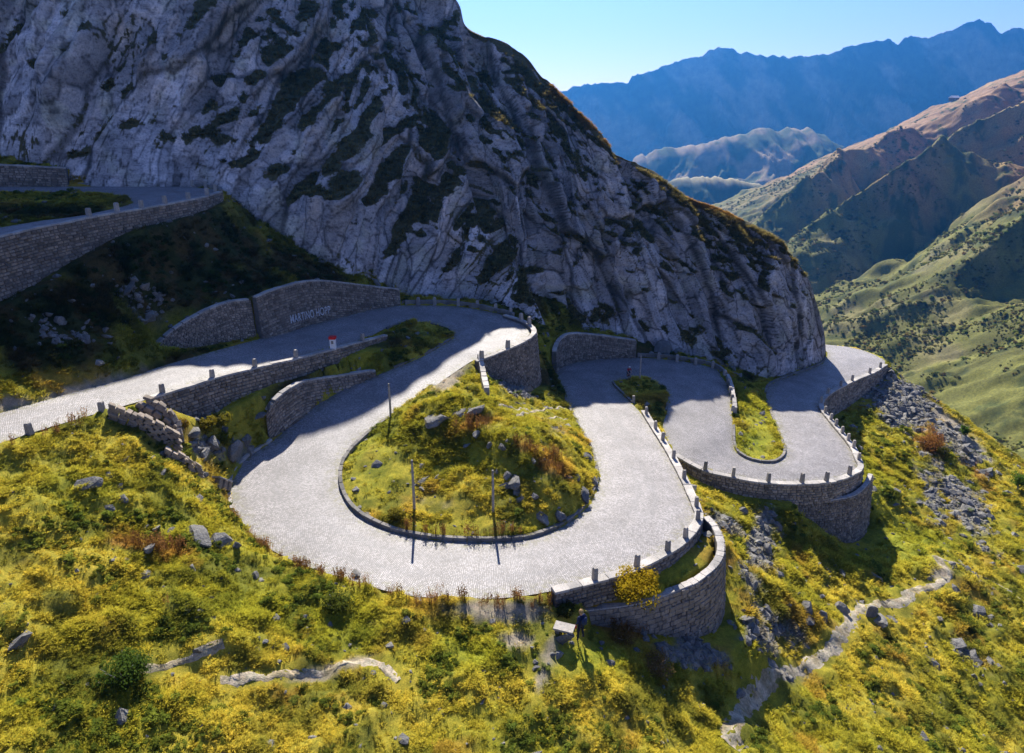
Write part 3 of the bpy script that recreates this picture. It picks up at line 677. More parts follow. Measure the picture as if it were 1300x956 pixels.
    base = (1 + cell * .95) * (.28 + .72 * crack) + fbm(wx / 6, wz / 3, 4, 66) * .35  # cracks darkened in the colour: soil and lichen, plus painted depth under flat shade
    warm = sstep(.1, .5, fbm(wx / 4, wz / 9, 4, 68))[..., None]; lich = sstep(.15, .5, fbm(x / 3, z / 3, 4, 69))[..., None]
    col = base[..., None] * (np.array([1, 1, 1.02]) * (1 - warm * .5) + warm * .5 * np.array([1.1, .98, .88]))
    col = col * (1 - lich * .4) + lich * .4 * base[..., None] * np.array([.92, .98, .72])
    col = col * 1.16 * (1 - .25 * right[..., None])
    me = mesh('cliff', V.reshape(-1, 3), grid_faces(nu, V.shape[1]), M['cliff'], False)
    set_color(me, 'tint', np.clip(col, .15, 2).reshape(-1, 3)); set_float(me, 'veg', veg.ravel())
    tag(obj('cliff', me), 'steep fractured grey rock face rising behind the hairpins', 'cliff', kind='structure')
    inv = (px > -40) & (px < 1340) & (py > -60)
    crest = (vv[None] > .93) & (vv[None] < 1.015) & (px > 700) & (px < 1000) & (nz > .3) & inv & (fbm(x / 4.5, z / 2.5, 3, 88) > .02)
    ledge = (vv[None] < .95) & (vv[None] > .02) & (veg > .55) & (nzs > .42) & inv
    return V, (crest, ledge)
CLV, CLG = cliff()

# ------------------------------------------------------------------ far country
def sheet(name, xs, ys, zf, m, label, tint=None):
    Xg, Yg = np.meshgrid(xs, ys, indexing='ij'); Z = zf(Xg, Yg)
    me = mesh(name, np.stack([Xg, Yg, Z], -1).reshape(-1, 3), grid_faces(len(xs), len(ys)), m, True)
    if tint is not None: set_color(me, 'tint', tint(Xg, Yg, Z).reshape(-1, 3))
    tag(obj(name, me), label, 'mountain', kind='structure')
    return Xg, Yg, Z
HK = 1.8
def hill_z(x, y): return ZC + HK * (hill_shape(np.asarray(x) / HK, np.asarray(y) / HK) - ZC)
def hill_shape(x, y):
    u = x - 130 - .17 * (y - 200)
    crest = 925 + fbm(x / 60, y * 0, 3, 2) * 14
    z = -130 + np.where(u > 0, .45 * u, .45 * u * np.exp(u / 300) * .9)
    q = y * 1.0 - 0.34 * u + fbm(x / 130, y / 130, 3, 12) * 46 + fbm(x / 28, y / 28, 3, 13) * 8
    w = q / 150.0; f = w - np.floor(w)
    saw = np.where(f < .34, f / .34, (1 - f) / .66)          # steep near side, long side to the sun
    amp = 64 * sstep(-40, 110, u) * (0.55 + .8 * vnoise(np.floor(w) + .5, u / 300, 5)) * (0.22 + 0.78 * sstep(300, 430, y)) * (1 - .93 * sstep(640, 860, y))
    z = z + (saw - .45) * amp
    z = z + (ridged((x * .35 + y) / 40, x / 110, 4, 14) - .5) * 15 * sstep(-100, 60, u) * (1 - .75 * sstep(700, 880, y)) + fbm(x / 26, y / 26, 5, 15) * 5.5 * (1 - .7 * sstep(700, 880, y))
    z = z + (ridged((x + .2 * y) / 34, y / 160, 3, 18) - .5) * 7 + (ridged(x / 9, y / 9, 3, 19) - .5) * 2.2
    z = z - np.maximum(0, y - crest) * .75
    return ZC + z
def hill_t(x, y, z):
    x = x / HK; y = y / HK
    br = np.array([0.25, 0.15, 0.08]); gr = np.array([0.115, 0.115, 0.028]); dk = np.array([0.05, 0.06, 0.016])
    u = x - 130 - .17 * (y - 200)
    hi = sstep(80, 260, u + (y - 500) * .22 + fbm(x / 60, y / 60, 3, 21) * 120)[..., None]
    c = gr * (1 - hi) + br * hi
    d = sstep(.02, .28, fbm(x / 11, y / 11, 5, 22, .6) - hi[..., 0] * .16)[..., None]
    c = c * (1 - d) + dk * d
    st = fbm((y + .34 * x) / 7, x / 70, 4, 26)[..., None]; c = c * (1 + .55 * st)
    p = sstep(.15, .45, fbm(x / 22, y / 30, 5, 24))[..., None] * .3
    return c * (1 - p) + p * np.array([.30, .24, .13])
mhill = mat_ground('hill_heath', 0.6, 0.8)
HX, HY, HZ = sheet('valley_hillside', np.linspace(40, 900, 560) * HK, np.linspace(150, 1090, 600) * HK, hill_z, mhill, 'brown and green opposite valley side with ridges running down to the left', hill_t)

def ridge_mountain(name, sky_px, dist, depth, foot, seed, label, m, tintf, slope_pow=1.0, rug=1.0, xr=(-.2, 1.2), nx=420, ny=170, backs=1.0):
    sx = np.array([a for a, b in sky_px], float); sy = np.array([b for a, b in sky_px], float)
    sc = FPX
    xs = np.linspace((sx[0] - 650) / sc * dist, (sx[-1] - 650) / sc * dist, nx)
    Y = np.concatenate([np.linspace(-1, 0, ny - 30), np.linspace(0, .6, 31)[1:]])
    Xg, Tg = np.meshgrid(xs, Y, indexing='ij')
    # crest height per column
    pyc = np.interp(650 + xs / dist * sc, sx, sy)
    zc = -dist * np.array([tang(q) for q in pyc])
    wid = np.array([dist * (CT + (433 - q) / FPX * ST) for q in pyc])      # true lateral scale
    crestx = (np.interp(np.arange(nx), np.arange(nx), xs)) * 1.0
    xw = (650 + xs / dist * sc - 650) / FPX * dist / (CT + (433 - pyc) / FPX * ST)
    Xw = np.repeat(xw[:, None], len(Y), 1)
    Yw = dist + Tg * depth
    t = np.clip(-Tg, 0, 1)
    Z = np.where(Tg <= 0, zc[:, None] * (1 - t ** slope_pow) + foot * t ** slope_pow, zc[:, None] - Tg * depth * .8 * backs)
    k = depth / 1000.0
    dd = ((ridged(Xw / (230 * k) + fbm(Xw / (300 * k), Yw / (300 * k), 2, seed + 5) * .5, Yw / (520 * k), 5, seed) - .95) * 260 * k + (ridged(Xw / (60 * k), Yw / (110 * k), 4, seed + 3) - .9) * 55 * k) * rug
    Z = Z + np.where(Tg > 0, -np.abs(dd) * .5, dd) * sstep(0.0, .22, np.abs(Tg)) + (fbm(Xw / (28 * k), Yw / (1000 * k), 4, seed + 8) * 11 + (ridged(Xw / (70 * k), Yw / (1500 * k), 3, seed + 9) - .6) * 20) * k
    me = mesh(name, np.stack([Xw, Yw, ZC + Z], -1).reshape(-1, 3), grid_faces(nx, len(Y)), m, False)
    set_color(me, 'tint', tintf(Xw, Yw, Z).reshape(-1, 3))
    tag(obj(name, me), label, 'mountain', kind='structure')
mfar = mat_ground('far_slope', 0.02, 0.3)
SKYL = [(300, 260), (500, 190), (640, 140), (700, 120), (727, 110), (745, 107), (754, 108), (768, 106), (776, 107), (790, 104), (797, 105), (803, 96), (822, 91), (850, 81), (865, 75), (893, 70), (898, 64), (913, 59), (938, 66), (972, 72), (1000, 72), (1030, 70), (1050, 71), (1068, 64), (1090, 57), (1129, 49), (1141, 54), (1147, 48), (1185, 47), (1210, 37), (1232, 26), (1242, 23), (1256, 30), (1272, 42), (1287, 36), (1300, 38), (1350, 20), (1450, 60), (1600, 30), (1800, 80)]
def far_t(x, y, z):
    n = sstep(-.15, .35, fbm(x / 150 + z / 260, z / 190, 5, 91, .6))[..., None]
    return np.array([.06, .065, .06]) * (1 - n) + n * np.array([.24, .21, .18])  # pale patches painted into the tint in place of sunlit relief
ridge_mountain('mountain', SKYL, 4200, 1150, -900, 101, 'tall hazy blue mountain range with a pointed summit on the far right', mfar, far_t, .95, 1.25, nx=640, ny=220)
LOWL = [(700, 330), (780, 240), (805, 200), (830, 192), (860, 188), (900, 180), (930, 172), (960, 166), (1000, 163), (1020, 164), (1040, 172), (1080, 190), (1140, 230), (1250, 300)]
def low_t(x, y, z):
    n = sstep(-.25, .25, fbm(x / 70, y / 70, 4, 95))[..., None]
    return np.array([.06, .075, .03]) * (1 - n) + n * np.array([.27, .2, .13])
ridge_mountain('foothill', LOWL, 2900, 1100, -800, 131, 'low sunlit hazy ridge in front of the blue mountain range', mfar, low_t, 1.3, .75, nx=300, ny=150)
SPURL = [(700, 340), (800, 262), (830, 238), (860, 226), (900, 224), (940, 229), (965, 234), (990, 250), (1040, 290), (1100, 340)]
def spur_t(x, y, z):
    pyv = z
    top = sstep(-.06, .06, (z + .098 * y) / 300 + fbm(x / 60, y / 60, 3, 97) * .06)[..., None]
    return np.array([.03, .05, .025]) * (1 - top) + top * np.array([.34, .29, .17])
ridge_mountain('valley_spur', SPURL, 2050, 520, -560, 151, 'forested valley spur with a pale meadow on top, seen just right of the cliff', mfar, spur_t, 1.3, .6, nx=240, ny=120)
# the floor of the valley far below, out to the horizon
fl = mesh('valley_floor', [(-9000, 150, ZC - 480), (9000, 150, ZC - 480), (9000, 5080, ZC - 960), (-9000, 5080, ZC - 960)], np.array([[0, 1, 2, 3]]), mfar)
set_color(fl, 'tint', np.array([[.06, .08, .03]] * 4)); tag(obj('valley_floor', fl), 'dark valley floor far below the road', 'valley', kind='structure')

# ------------------------------------------------------------------ building blocks
import bmesh
def block_mesh(seed, m, bev=0.07, jit=0.05, seg=1):
    rr = random.Random(seed); bm = bmesh.new(); bmesh.ops.create_cube(bm, size=1.0)
    bmesh.ops.bevel(bm, geom=list(bm.edges), offset=bev, segments=seg, affect='EDGES')
    for v in bm.verts: v.co += Vector([rr.uniform(-jit, jit) for _ in range(3)]) * 0.6
    me = bpy.data.meshes.new('block'); bm.to_mesh(me); bm.free(); me.materials.append(m); return me
COPM = [block_mesh(k, M['coping'], .05, .045) for k in range(6)]
KERM = [block_mesh(20 + k, M['kerb'], .06, .05) for k in range(6)]
STOM = [block_mesh(40 + k, M['stone'], .10, .10) for k in range(10)]
def put(name, me, parent, loc, rz, sc, tilt=0.0, roll=0.0):
    o = bpy.data.objects.new(name, me); COL.objects.link(o); o.parent = parent
    o.location = Vector(loc) - (parent.location if parent else Vector((0, 0, 0)))
    o.rotation_euler = (roll, tilt, rz); o.scale = sc
    return o
def block_row(parent, name, line, meshes, length, width, height, lift=0.0, gap=0.03, seed=1):
    rr = random.Random(seed); s = arclen(line); t = 0.0; n = 0
    while t < s[-1] - 0.25:
        l = min(length * rr.uniform(.75, 1.3), s[-1] - t)
        a = np.array([np.interp(t, s, line[:, k]) for k in range(3)]); b = np.array([np.interp(t + l, s, line[:, k]) for k in range(3)])
        c = (a + b) / 2; d = b - a; hl = math.hypot(d[0], d[1])
        put(name, rr.choice(meshes), parent, (c[0], c[1], c[2] + lift + rr.uniform(-.02, .02)), math.atan2(d[1], d[0]) + rr.uniform(-.02, .02), (hl - gap + .02, width * rr.uniform(.92, 1.08), height * rr.uniform(.9, 1.12)), -math.atan2(d[2], hl))
        t += l; n += 1
    return n
def masonry(w, ch=(.24, .36), ln=(.32, .78), seed=1, cap=None):
    """stones on the outward face: corner quads (s0,s1,t0,t1 jittered) with depth"""
    r, n = w['line'], w['nrm']; s = arclen(r); H = r[:, 2] - r[:, 3]; rr = random.Random(seed)
    def pt(a, t, d):
        x, y, z = (np.interp(a, s, r[:, k]) for k in range(3)); nx, ny = np.interp(a, s, n[:, 0]), np.interp(a, s, n[:, 1])
        k = w['batter'] * t + d; return (x + nx * k, y + ny * k, z - t)
    stones = []; t = 0.0
    while t < H.max() + .3:
        c = rr.uniform(*ch); a = rr.uniform(-.4, 0)
        while a < s[-1]:
            l = rr.uniform(*ln)
            a0, a1 = max(a, 0), min(a + l, s[-1]); a += l
            if a1 - a0 < .12 or t > np.interp((a0 + a1) / 2, s, H) + .35: continue
            stones.append((a0, a1, t, t + c))
        t += c
    return stones, pt, rr
def facing(stones, pt, rr, g=.018):
    mb_v, mb_f = [], []
    for a0, a1, t0, t1 in stones:
        j = lambda: rr.uniform(-.02, .02)
        q = [(a0 + g + j(), t0 + g + j()), (a1 - g + j(), t0 + g + j()), (a1 - g + j(), t1 - g + j()), (a0 + g + j(), t1 - g + j())]
        ca, ct = (a0 + a1) / 2, (t0 + t1) / 2; d = rr.uniform(.05, .15); o = len(mb_v)
        for a, t in q: mb_v.append(pt(a, t, -.05))
        for a, t in q: mb_v.append(pt(ca + (a - ca) * .82, ct + (t - ct) * .78, d + rr.uniform(-.035, .035)))
        mb_f += [(o + 4, o + 5, o + 6, o + 7)] + [(o + k, o + (k + 1) % 4, o + 4 + (k + 1) % 4, o + 4 + k) for k in range(4)]
    return mb_v, mb_f
def build_wall(key, label, name='retaining_wall', cope=(1.0, .62, .18), group=None, single=0, seed=1, ln=(.32, .78), ch=(.24, .36), cope_lift=.0, copmesh=None):
    w = WALLS[key]; r, n = w['line'], w['nrm']; th = w['thick']; m = len(r)
    mid = r[m // 2]
    root = empty(name, (mid[0], mid[1], mid[3])); tag(root, label, 'wall', group)
    off = np.array(root.location)
    H = r[:, 2] - r[:, 3]
    # core: outer foot, outer top, inner top, inner foot
    o1 = np.column_stack([r[:, :2] + n * (w['batter'] * (H + .5))[:, None], r[:, 3] - .5]); o2 = np.column_stack([r[:, :2], r[:, 2] - .01])
    i2 = np.column_stack([r[:, :2] - n * th, r[:, 2] - .01]); i1 = np.column_stack([r[:, :2] - n * th, np.minimum(r[:, 3] - .5, r[:, 2] - 1.0)])
    V = np.stack([o1, o2, i2, i1], 1).reshape(-1, 3) - off
    F = []
    for k in range(m - 1):
        for q in range(4): F.append((k * 4 + q, k * 4 + (q + 1) % 4, (k + 1) * 4 + (q + 1) % 4, (k + 1) * 4 + q))
    F += [(0, 1, 2, 3), tuple((m - 1) * 4 + q for q in (3, 2, 1, 0))]
    obj('core', mesh('core', V, F, M['core']), root)
    st, pt, rr = masonry(w, ch, ln, seed)
    if single:
        # the stones nearest the viewer, one by one
        vis = sorted(st, key=lambda q: -((q[1] - q[0]) * (q[3] - q[2])))[:single]; rest = [q for q in st if q not in vis]
        for a0, a1, t0, t1 in vis:
            am, tm = (a0 + a1) / 2, (t0 + t1) / 2
            p = np.array(pt(am, tm, .0)); e0 = np.array(pt(a0, tm, 0)); e1 = np.array(pt(a1, tm, 0)); d = e1 - e0
            put('stone', rr.choice(STOM), root, p, math.atan2(d[1], d[0]), (a1 - a0 - .02, rr.uniform(.2, .34), t1 - t0 - .02), 0, 0)
        st = rest
    if st:
        v, f = facing(st, pt, rr)
        fc = obj('stone_facing', mesh('stone_facing', np.array(v) - off, f, M['stone']), root); fc['kind'] = 'stuff'
    if cope:
        ln_ = np.column_stack([r[:, :2] - n * (th / 2 - .04), r[:, 2]])
        block_row(root, 'coping_stone', ln_, copmesh or COPM, cope[0], cope[1], cope[2], cope[2] * .4 + cope_lift, seed=seed)
    return root
build_wall('upper', 'long shaded stone wall holding up the high bend of road on the left', seed=2)
build_wall('upleft', 'shaded stone wall standing behind the topmost road at the left edge', seed=3)
lw = build_wall('letter', 'tall shaded stone wall with white painted lettering beside the road', seed=4)
build_wall('old', 'older rough stone wall sloping down left of the lettered wall', seed=5, ln=(.25, .5), ch=(.2, .3))
build_wall('mid', 'long stone wall under the left road, half sunlit, with a red capped post', seed=6)
build_wall('curved', 'low curved shaded stone wall along the road below the red capped post', seed=7)
build_wall('tower', 'rounded rubble tower wall carrying the upper hairpin above the grassy mound', seed=8, ln=(.22, .5), ch=(.2, .32))
build_wall('dwall', 'curved shaded stone wall around the far end of the second hairpin', seed=9)
build_wall('loop', 'parapet wall with pale coping round the outside of the big loop', seed=10, cope=(1.1, .75, .18))
build_wall('fore', 'high curved rubble wall in the foreground below the loop, with a yellow bush on top', seed=11, single=298, ln=(.34, .72), ch=(.28, .46), cope=(.7, .6, .12))
build_wall('ewall', 'long parapet wall round the outside of the lowest bend on the right', seed=12, cope=(1.1, .7, .2))
build_wall('etower', 'rounded stone bastion under the lowest bend on the right', seed=13, ln=(.22, .5), ch=(.2, .32), cope=(.8, .5, .12))

# painted lettering on the lettered wall
def lettering():
    cu = bpy.data.curves.new('painted_lettering', 'FONT'); cu.body = 'MARTINO HOPP'; cu.size = 1.35; cu.extrude = 0.012; cu.space_character = 1.08; cu.offset = 0.012
    tmp = bpy.data.objects.new('painted_lettering', cu); COL.objects.link(tmp)
    bpy.context.view_layer.update()
    me = bpy.data.meshes.new_from_object(tmp.evaluated_get(bpy.context.evaluated_depsgraph_get()))
    COL.objects.unlink(tmp); bpy.data.objects.remove(tmp)
    me.materials.clear(); me.materials.append(M['chalk'])
    w = WALLS['letter']; r, n = w['line'], w['nrm']; s = arclen(r)
    px, py = proj(r[:, 0], r[:, 1], (r[:, 2] + r[:, 3]) / 2)
    s0, s1 = np.interp(364, px, s), np.interp(416, px, s)
    v = np.array([tuple(q.co) for q in me.vertices]); wd = v[:, 0].max() - v[:, 0].min()
    v[:, 0] = (v[:, 0] - v[:, 0].min()) / wd * (s1 - s0) + s0
    x, y, z, zf = (np.interp(v[:, 0], s, r[:, k]) for k in range(4)); nx, ny = np.interp(v[:, 0], s, n[:, 0]), np.interp(v[:, 0], s, n[:, 1])
    up = 0.95 + v[:, 1] * 1.02; t = (z - zf) - up; k = w['batter'] * t + .155 + v[:, 2]
    co = np.column_stack([x + nx * k, y + ny * k, zf + up]) - np.array(lw.location)
    me.vertices.foreach_set('co', co.astype(np.float32).ravel()); me.update()
    obj('painted_lettering', me, lw)
lettering()

# ------------------------------------------------------------------ guard stones
def post_mesh(seed):
    rr = random.Random(seed); w = .36; h = 1.0
    m = MB(); lv = [(-.1, 1.12), (.0, 1.08), (.55, 1.0), (.90, .94), (1.0, .70)]
    vs = []; fs = []
    for z, k in lv:
        for a, b in ((-1, -1), (1, -1), (1, 1), (-1, 1)):
            vs.append((a * w / 2 * k + rr.uniform(-.012, .012), b * w / 2 * k + rr.uniform(-.012, .012), z * h + rr.uniform(-.012, .012)))
    for i in range(len(lv) - 1):
        for k in range(4): fs.append((i * 4 + k, i * 4 + (k + 1) % 4, i * 4 + 4 + (k + 1) % 4, i * 4 + 4 + k))
    fs.append(tuple(len(lv) * 4 - 4 + k for k in range(4)))
    return mesh('guard_stone', np.array(vs), fs, M['post'])
POSTM = [post_mesh(k) for k in range(5)]
ORD = 'first second third fourth fifth sixth seventh eighth ninth tenth eleventh twelfth thirteenth fourteenth fifteenth sixteenth'.split()
def wall_top(key, px):
    w = WALLS[key]; r = w['line']; n = w['nrm']; c = np.column_stack([r[:, :2] - n * (w['thick'] / 2), r[:, 2]])
    return c, proj(c[:, 0], c[:, 1], c[:, 2])
def posts(spec, where, group, h=1.0, wkey=None, lw_=1.0):
    for i, (px, py, hh) in enumerate(spec):
        if wkey:
            c, (qx, qy) = wall_top(wkey, px); k = np.argmin((qx - px) ** 2 + (qy - py) ** 2); p = c[k]; z = p[2] + .14
            q = c[min(k + 2, len(c) - 1)] - c[max(k - 2, 0)]; rz = math.atan2(q[1], q[0])
        elif hh is None:
            p = on_ground(px, py); z = p[2] - .05; rz = random.uniform(-.4, .4)
        else:
            p = P(px, py, hh); z = p[2]; rz = random.uniform(-.4, .4)
        o = bpy.data.objects.new('guard_stone', random.choice(POSTM)); COL.objects.link(o)
        o.location = (p[0], p[1], z); o.rotation_euler = (random.uniform(-.03, .03), random.uniform(-.03, .03), rz); o.scale = (lw_, lw_, h * random.uniform(.93, 1.06))
        tag(o, (f'{ORD[i]} ' if len(spec) > 1 else 'lone ') + f'grey granite guard stone {where}', 'guard stone', group)
posts([(112, 273, 1), (148, 267, 1), (180, 262, 1), (210, 257, 1), (238.6, 253, 1), (263, 248, 1)], 'from the left on the high shaded bend wall', 'guard stones on the high bend', .9, 'upper')
posts([(273.5, 243, 9.8), (261.5, 238.5, 9.75), (244.5, 236.8, 9.68), (219.6, 236, 9.6)], 'from the right on the high far kerb', 'guard stones on the high bend', .9)
posts([(38, 550, 21.6), (130, 522.5, 22.1)], 'from the left on the grassy left verge', 'guard stones along the left road', .8)
posts([(207, 502, 1), (269, 481, 1), (323.5, 466, 1), (374.5, 453, 1), (460, 433, 1)], 'from the left on the long wall under the road', 'guard stones along the left road', .85, 'mid', .9)
BP = [(531, 386.5, 26.2), (552, 386.5, 26.35), (582, 387.5, 26.45), (606, 390, 26.55), (629, 394.5, 26.65), (648, 399.5, 26.75)]
posts(BP, 'from the left behind the upper hairpin', 'guard stones round the upper hairpin', 1.0, None, 1.1)
posts([(662, 405, 1), (672, 413, 1), (643.5, 440, 1), (612, 455, 1)], 'clockwise on the rounded rubble tower', 'guard stones on the rubble tower', 1.0, 'tower', 1.1)
posts([(755, 736, 1), (807, 720, 1), (846, 698, 1), (867, 682, 1), (884, 661, 1), (882, 644, 1), (866.6, 610, 1), (854.6, 584, 1), (843, 559, 1), (833.5, 545, 1), (820, 527, 1)], 'from the front along the big loop parapet', 'guard stones on the parapet of the big loop', .98, 'loop', .9)
posts([(804, 511, 35.5)], 'on the small dark island in the second hairpin', 'guard stones on the small island', .9)
posts([(895, 598, 1), (930.6, 607, 1), (974, 614.5, 1), (1017, 613, 1), (1048.7, 612, 1), (1078, 604, 1)], 'from the left on the lowest front parapet', 'guard stones on the parapet of the lowest bend', 1.15, 'ewall')
posts([(1090.6, 585, 1), (1082.5, 570, 1), (1075, 561, 1), (1068.5, 551, 1), (1061, 542, 1), (1056, 533, 1), (1049, 524, 1), (1043, 512, 1), (1052.5, 503, 1), (1068, 493, 1), (1082, 485, 1), (1104.5, 477, 1), (1118.5, 469, 1)], 'from the front on the lowest valley side parapet', 'guard stones on the parapet of the lowest bend', 1.0, 'ewall', .95)
posts([(836, 455.5, 36.8), (859.5, 458.5, 36.95), (883, 462.5, 37.1), (904.5, 466.5, 37.2)], 'from the left behind the second hairpin', 'guard stones round the second hairpin', 1.05, None, 1.15)
posts([(920, 475.5, 37.2), (924.5, 486, 37.3), (927, 497, 37.5), (929, 507, 37.65), (930, 521, 37.85)], 'from the back on the short straight wall', 'guard stones on the short straight wall', .75, None, 1.1)

# red capped post on the long wall
p, (qx, qy) = wall_top('mid', 424); k = np.argmin(abs(qx - 424)); p = p[k]
rt = empty('marker_post', (p[0], p[1] - .1, p[2] + .1)); tag(rt, 'white marker post with a red cap on the long wall', 'marker post')
m_ = MB(); m_.box((0, 0, .55), (.58, .5, 1.2)); m_.build('post', M['white'], rt)
m_ = MB(); m_.box((0, 0, 1.28), (.72, .62, .28)); m_.build('cap', M['red'], rt)
m_ = MB(); m_.box((0, -.26, .8), (.24, .05, .36)); m_.build('plate', M['kerb'], rt)

# ------------------------------------------------------------------ kerbs and low walls made of blocks
def kerb(name, label, cat, line, meshes, length, width, height, lift, seed):
    c = line[len(line) // 2]; r = empty(name, c); tag(r, label, cat)
    block_row(r, 'kerb_stone', line, meshes, length, width, height, lift, seed=seed)
L0, R0 = ROADS[0]
def cut(edge, a, b):             # stretch of an edge between two pixel points
    qx, qy = proj(edge[:, 0], edge[:, 1], edge[:, 2])
    i = np.argmin((qx - a[0]) ** 2 + (qy - a[1]) ** 2); j = np.argmin((qx - b[0]) ** 2 + (qy - b[1]) ** 2)
    return edge[min(i, j):max(i, j) + 1]
def shift(line, d):
    n = normals2(line, 1); return np.column_stack([line[:, :2] + n * d, line[:, 2]])
isl = cut(L0, (551, 491), (709, 482))
kerb('kerb', 'dark stone kerb ringing the grassy mound inside the big loop', 'kerb', shift(isl, .16), KERM, .85, .34, .46, .06, 1)
kerb('kerb', 'low stone kerb along the bright green strip in the lowest bend', 'kerb', shift(cut(L0, (931, 540), (975, 510)), .12), KERM, .85, .3, .4, .06, 2)
kerb('kerb', 'shaded stone kerb around the small dark island in the second hairpin', 'kerb', shift(cut(R0, (802, 512), (846, 522)), -.12), KERM, .9, .3, .34, .06, 3)
kerb('kerb', 'shaded kerb around the grass tongue inside the upper hairpin', 'kerb', shift(cut(R0, (490, 417), (500, 467)), -.12), KERM, .9, .28, .3, .05, 4)
kerb('kerb', 'pale kerb on the outer left side of the big loop', 'kerb', shift(cut(R0, (345, 560), (300, 655)), -.14), COPM, .9, .32, .34, .08, 5)
kerb('parapet', 'low shaded parapet around the back of the upper hairpin', 'parapet', shift(cut(L0, (515, 388), (650, 403)), .35), KERM, 1.3, .42, 1.0, .15, 6)
kerb('parapet', 'low shaded parapet around the back of the second hairpin', 'parapet', shift(cut(L0, (808, 454), (919, 478)), .35), KERM, 1.3, .42, 1.0, .15, 7)
kerb('parapet', 'short straight sunlit wall beside the grass strip', 'parapet', shift(cut(L0, (920, 481), (930, 524)), .35), COPM, 1.2, .5, 1.2, .25, 8)
kerb('kerb', 'shaded kerb at the foot of the cliff beside the lowest bend', 'kerb', shift(cut(L0, (977, 500), (1050, 455)), .16), KERM, 1.1, .34, .45, .1, 9)
kerb('kerb', 'kerb along the far side of the shaded high bend', 'kerb', shift(cut(ROADS[1][0], (100, 237), (276, 244)), .3), KERM, 1.2, .35, .6, .15, 10)
kerb('low_wall', 'narrow sunlit wall running up the back of the grassy mound', 'wall', spline(np.array([on_ground(609, 457, 60), on_ground(613, 478, 55), on_ground(618, 503, 50)]), .3), COPM, 1.1, .62, 1.1, .35, 11)

# ------------------------------------------------------------------ footpaths
def footpath(name, label, pix, width, cat='path'):
    c = spline(np.array([on_ground(*q) for q in pix]), .3); n = normals2(c, 1); K = 7; m = len(c)
    wv = width * (.75 + .6 * vnoise(np.arange(m) / 4.0, np.zeros(m), int(width * 100)))
    V = []; wv = wv * 1.25
    for t in np.linspace(-.5, .5, K):
        xy = c[:, :2] + n * (t * wv + (fbm(np.arange(m) / 3.0, np.full(m, t * 3), 2, 5) * .12))[:, None]
        V.append(np.column_stack([xy, ground_z(xy[:, 0], xy[:, 1]) + .06 - .55 * t * t + fbm(np.arange(m) / 2.2 + 50 * t, np.full(m, t * 5), 3, 9) * .09]))
    V = np.stack(V, 1).reshape(-1, 3)
    me = mesh(name, V, grid_faces(m, K)[:, ::-1].copy(), M['path'], True)
    q = sstep(-.3, .4, fbm(V[:, 0] / .8, V[:, 1] / .8, 4, 17))[:, None]; set_color(me, 'tint', np.array([.44, .39, .32]) * (1 - q) + q * np.array([.27, .225, .15]))
    tag(obj(name, me), label, cat, kind='structure')
FOOT = [('footpath', 'pale stony footpath climbing past the bastion on the right', [(925, 945), (945, 900), (975, 868), (1005, 854), (1040, 838), (1062, 815), (1075, 795), (1085, 779), (1110, 768), (1145, 764), (1165, 750), (1190, 743), (1205, 731), (1195, 716), (1186, 706)], 1.1),
 ('footpath', 'thin trodden track crossing the grass at the right edge', [(1190, 708), (1225, 719), (1262, 740), (1310, 772)], .3),
 ('footpath', 'short dusty track in the grass at the lower left', [(178, 853), (205, 848), (240, 838), (262, 827), (284, 818)], .42),
 ('footpath', 'broken pale track at the bottom of the grass slope', [(280, 866), (340, 862), (392, 858), (428, 847), (462, 841), (485, 846), (505, 866)], .6),
 ('footpath', 'upper thin path across the back of the grassy mound', [(634, 517), (660, 519), (692, 519), (724, 518)], .35),
 ('footpath', 'lower thin path across the back of the grassy mound', [(655, 529), (690, 531), (721, 532)], .3)]
TPATH = np.zeros((NX, NY))
for nm, lb, pix, wd in FOOT:
    c = spline(np.array([on_ground(*q) for q in pix]), .15)
    for ox in np.arange(-wd * .5, wd * .5 + .2, .25):
        for oy in np.arange(-wd * .5, wd * .5 + .2, .25):
            TPATH[np.clip(np.rint((c[:, 0] + ox - X0) / STEP).astype(int), 0, NX - 1), np.clip(np.rint((c[:, 1] + oy - Y0) / STEP).astype(int), 0, NY - 1)] = 1
    footpath(nm, lb, pix, wd)
TPATH = np.clip(blur(TPATH, 1) * 1.4, 0, 1)

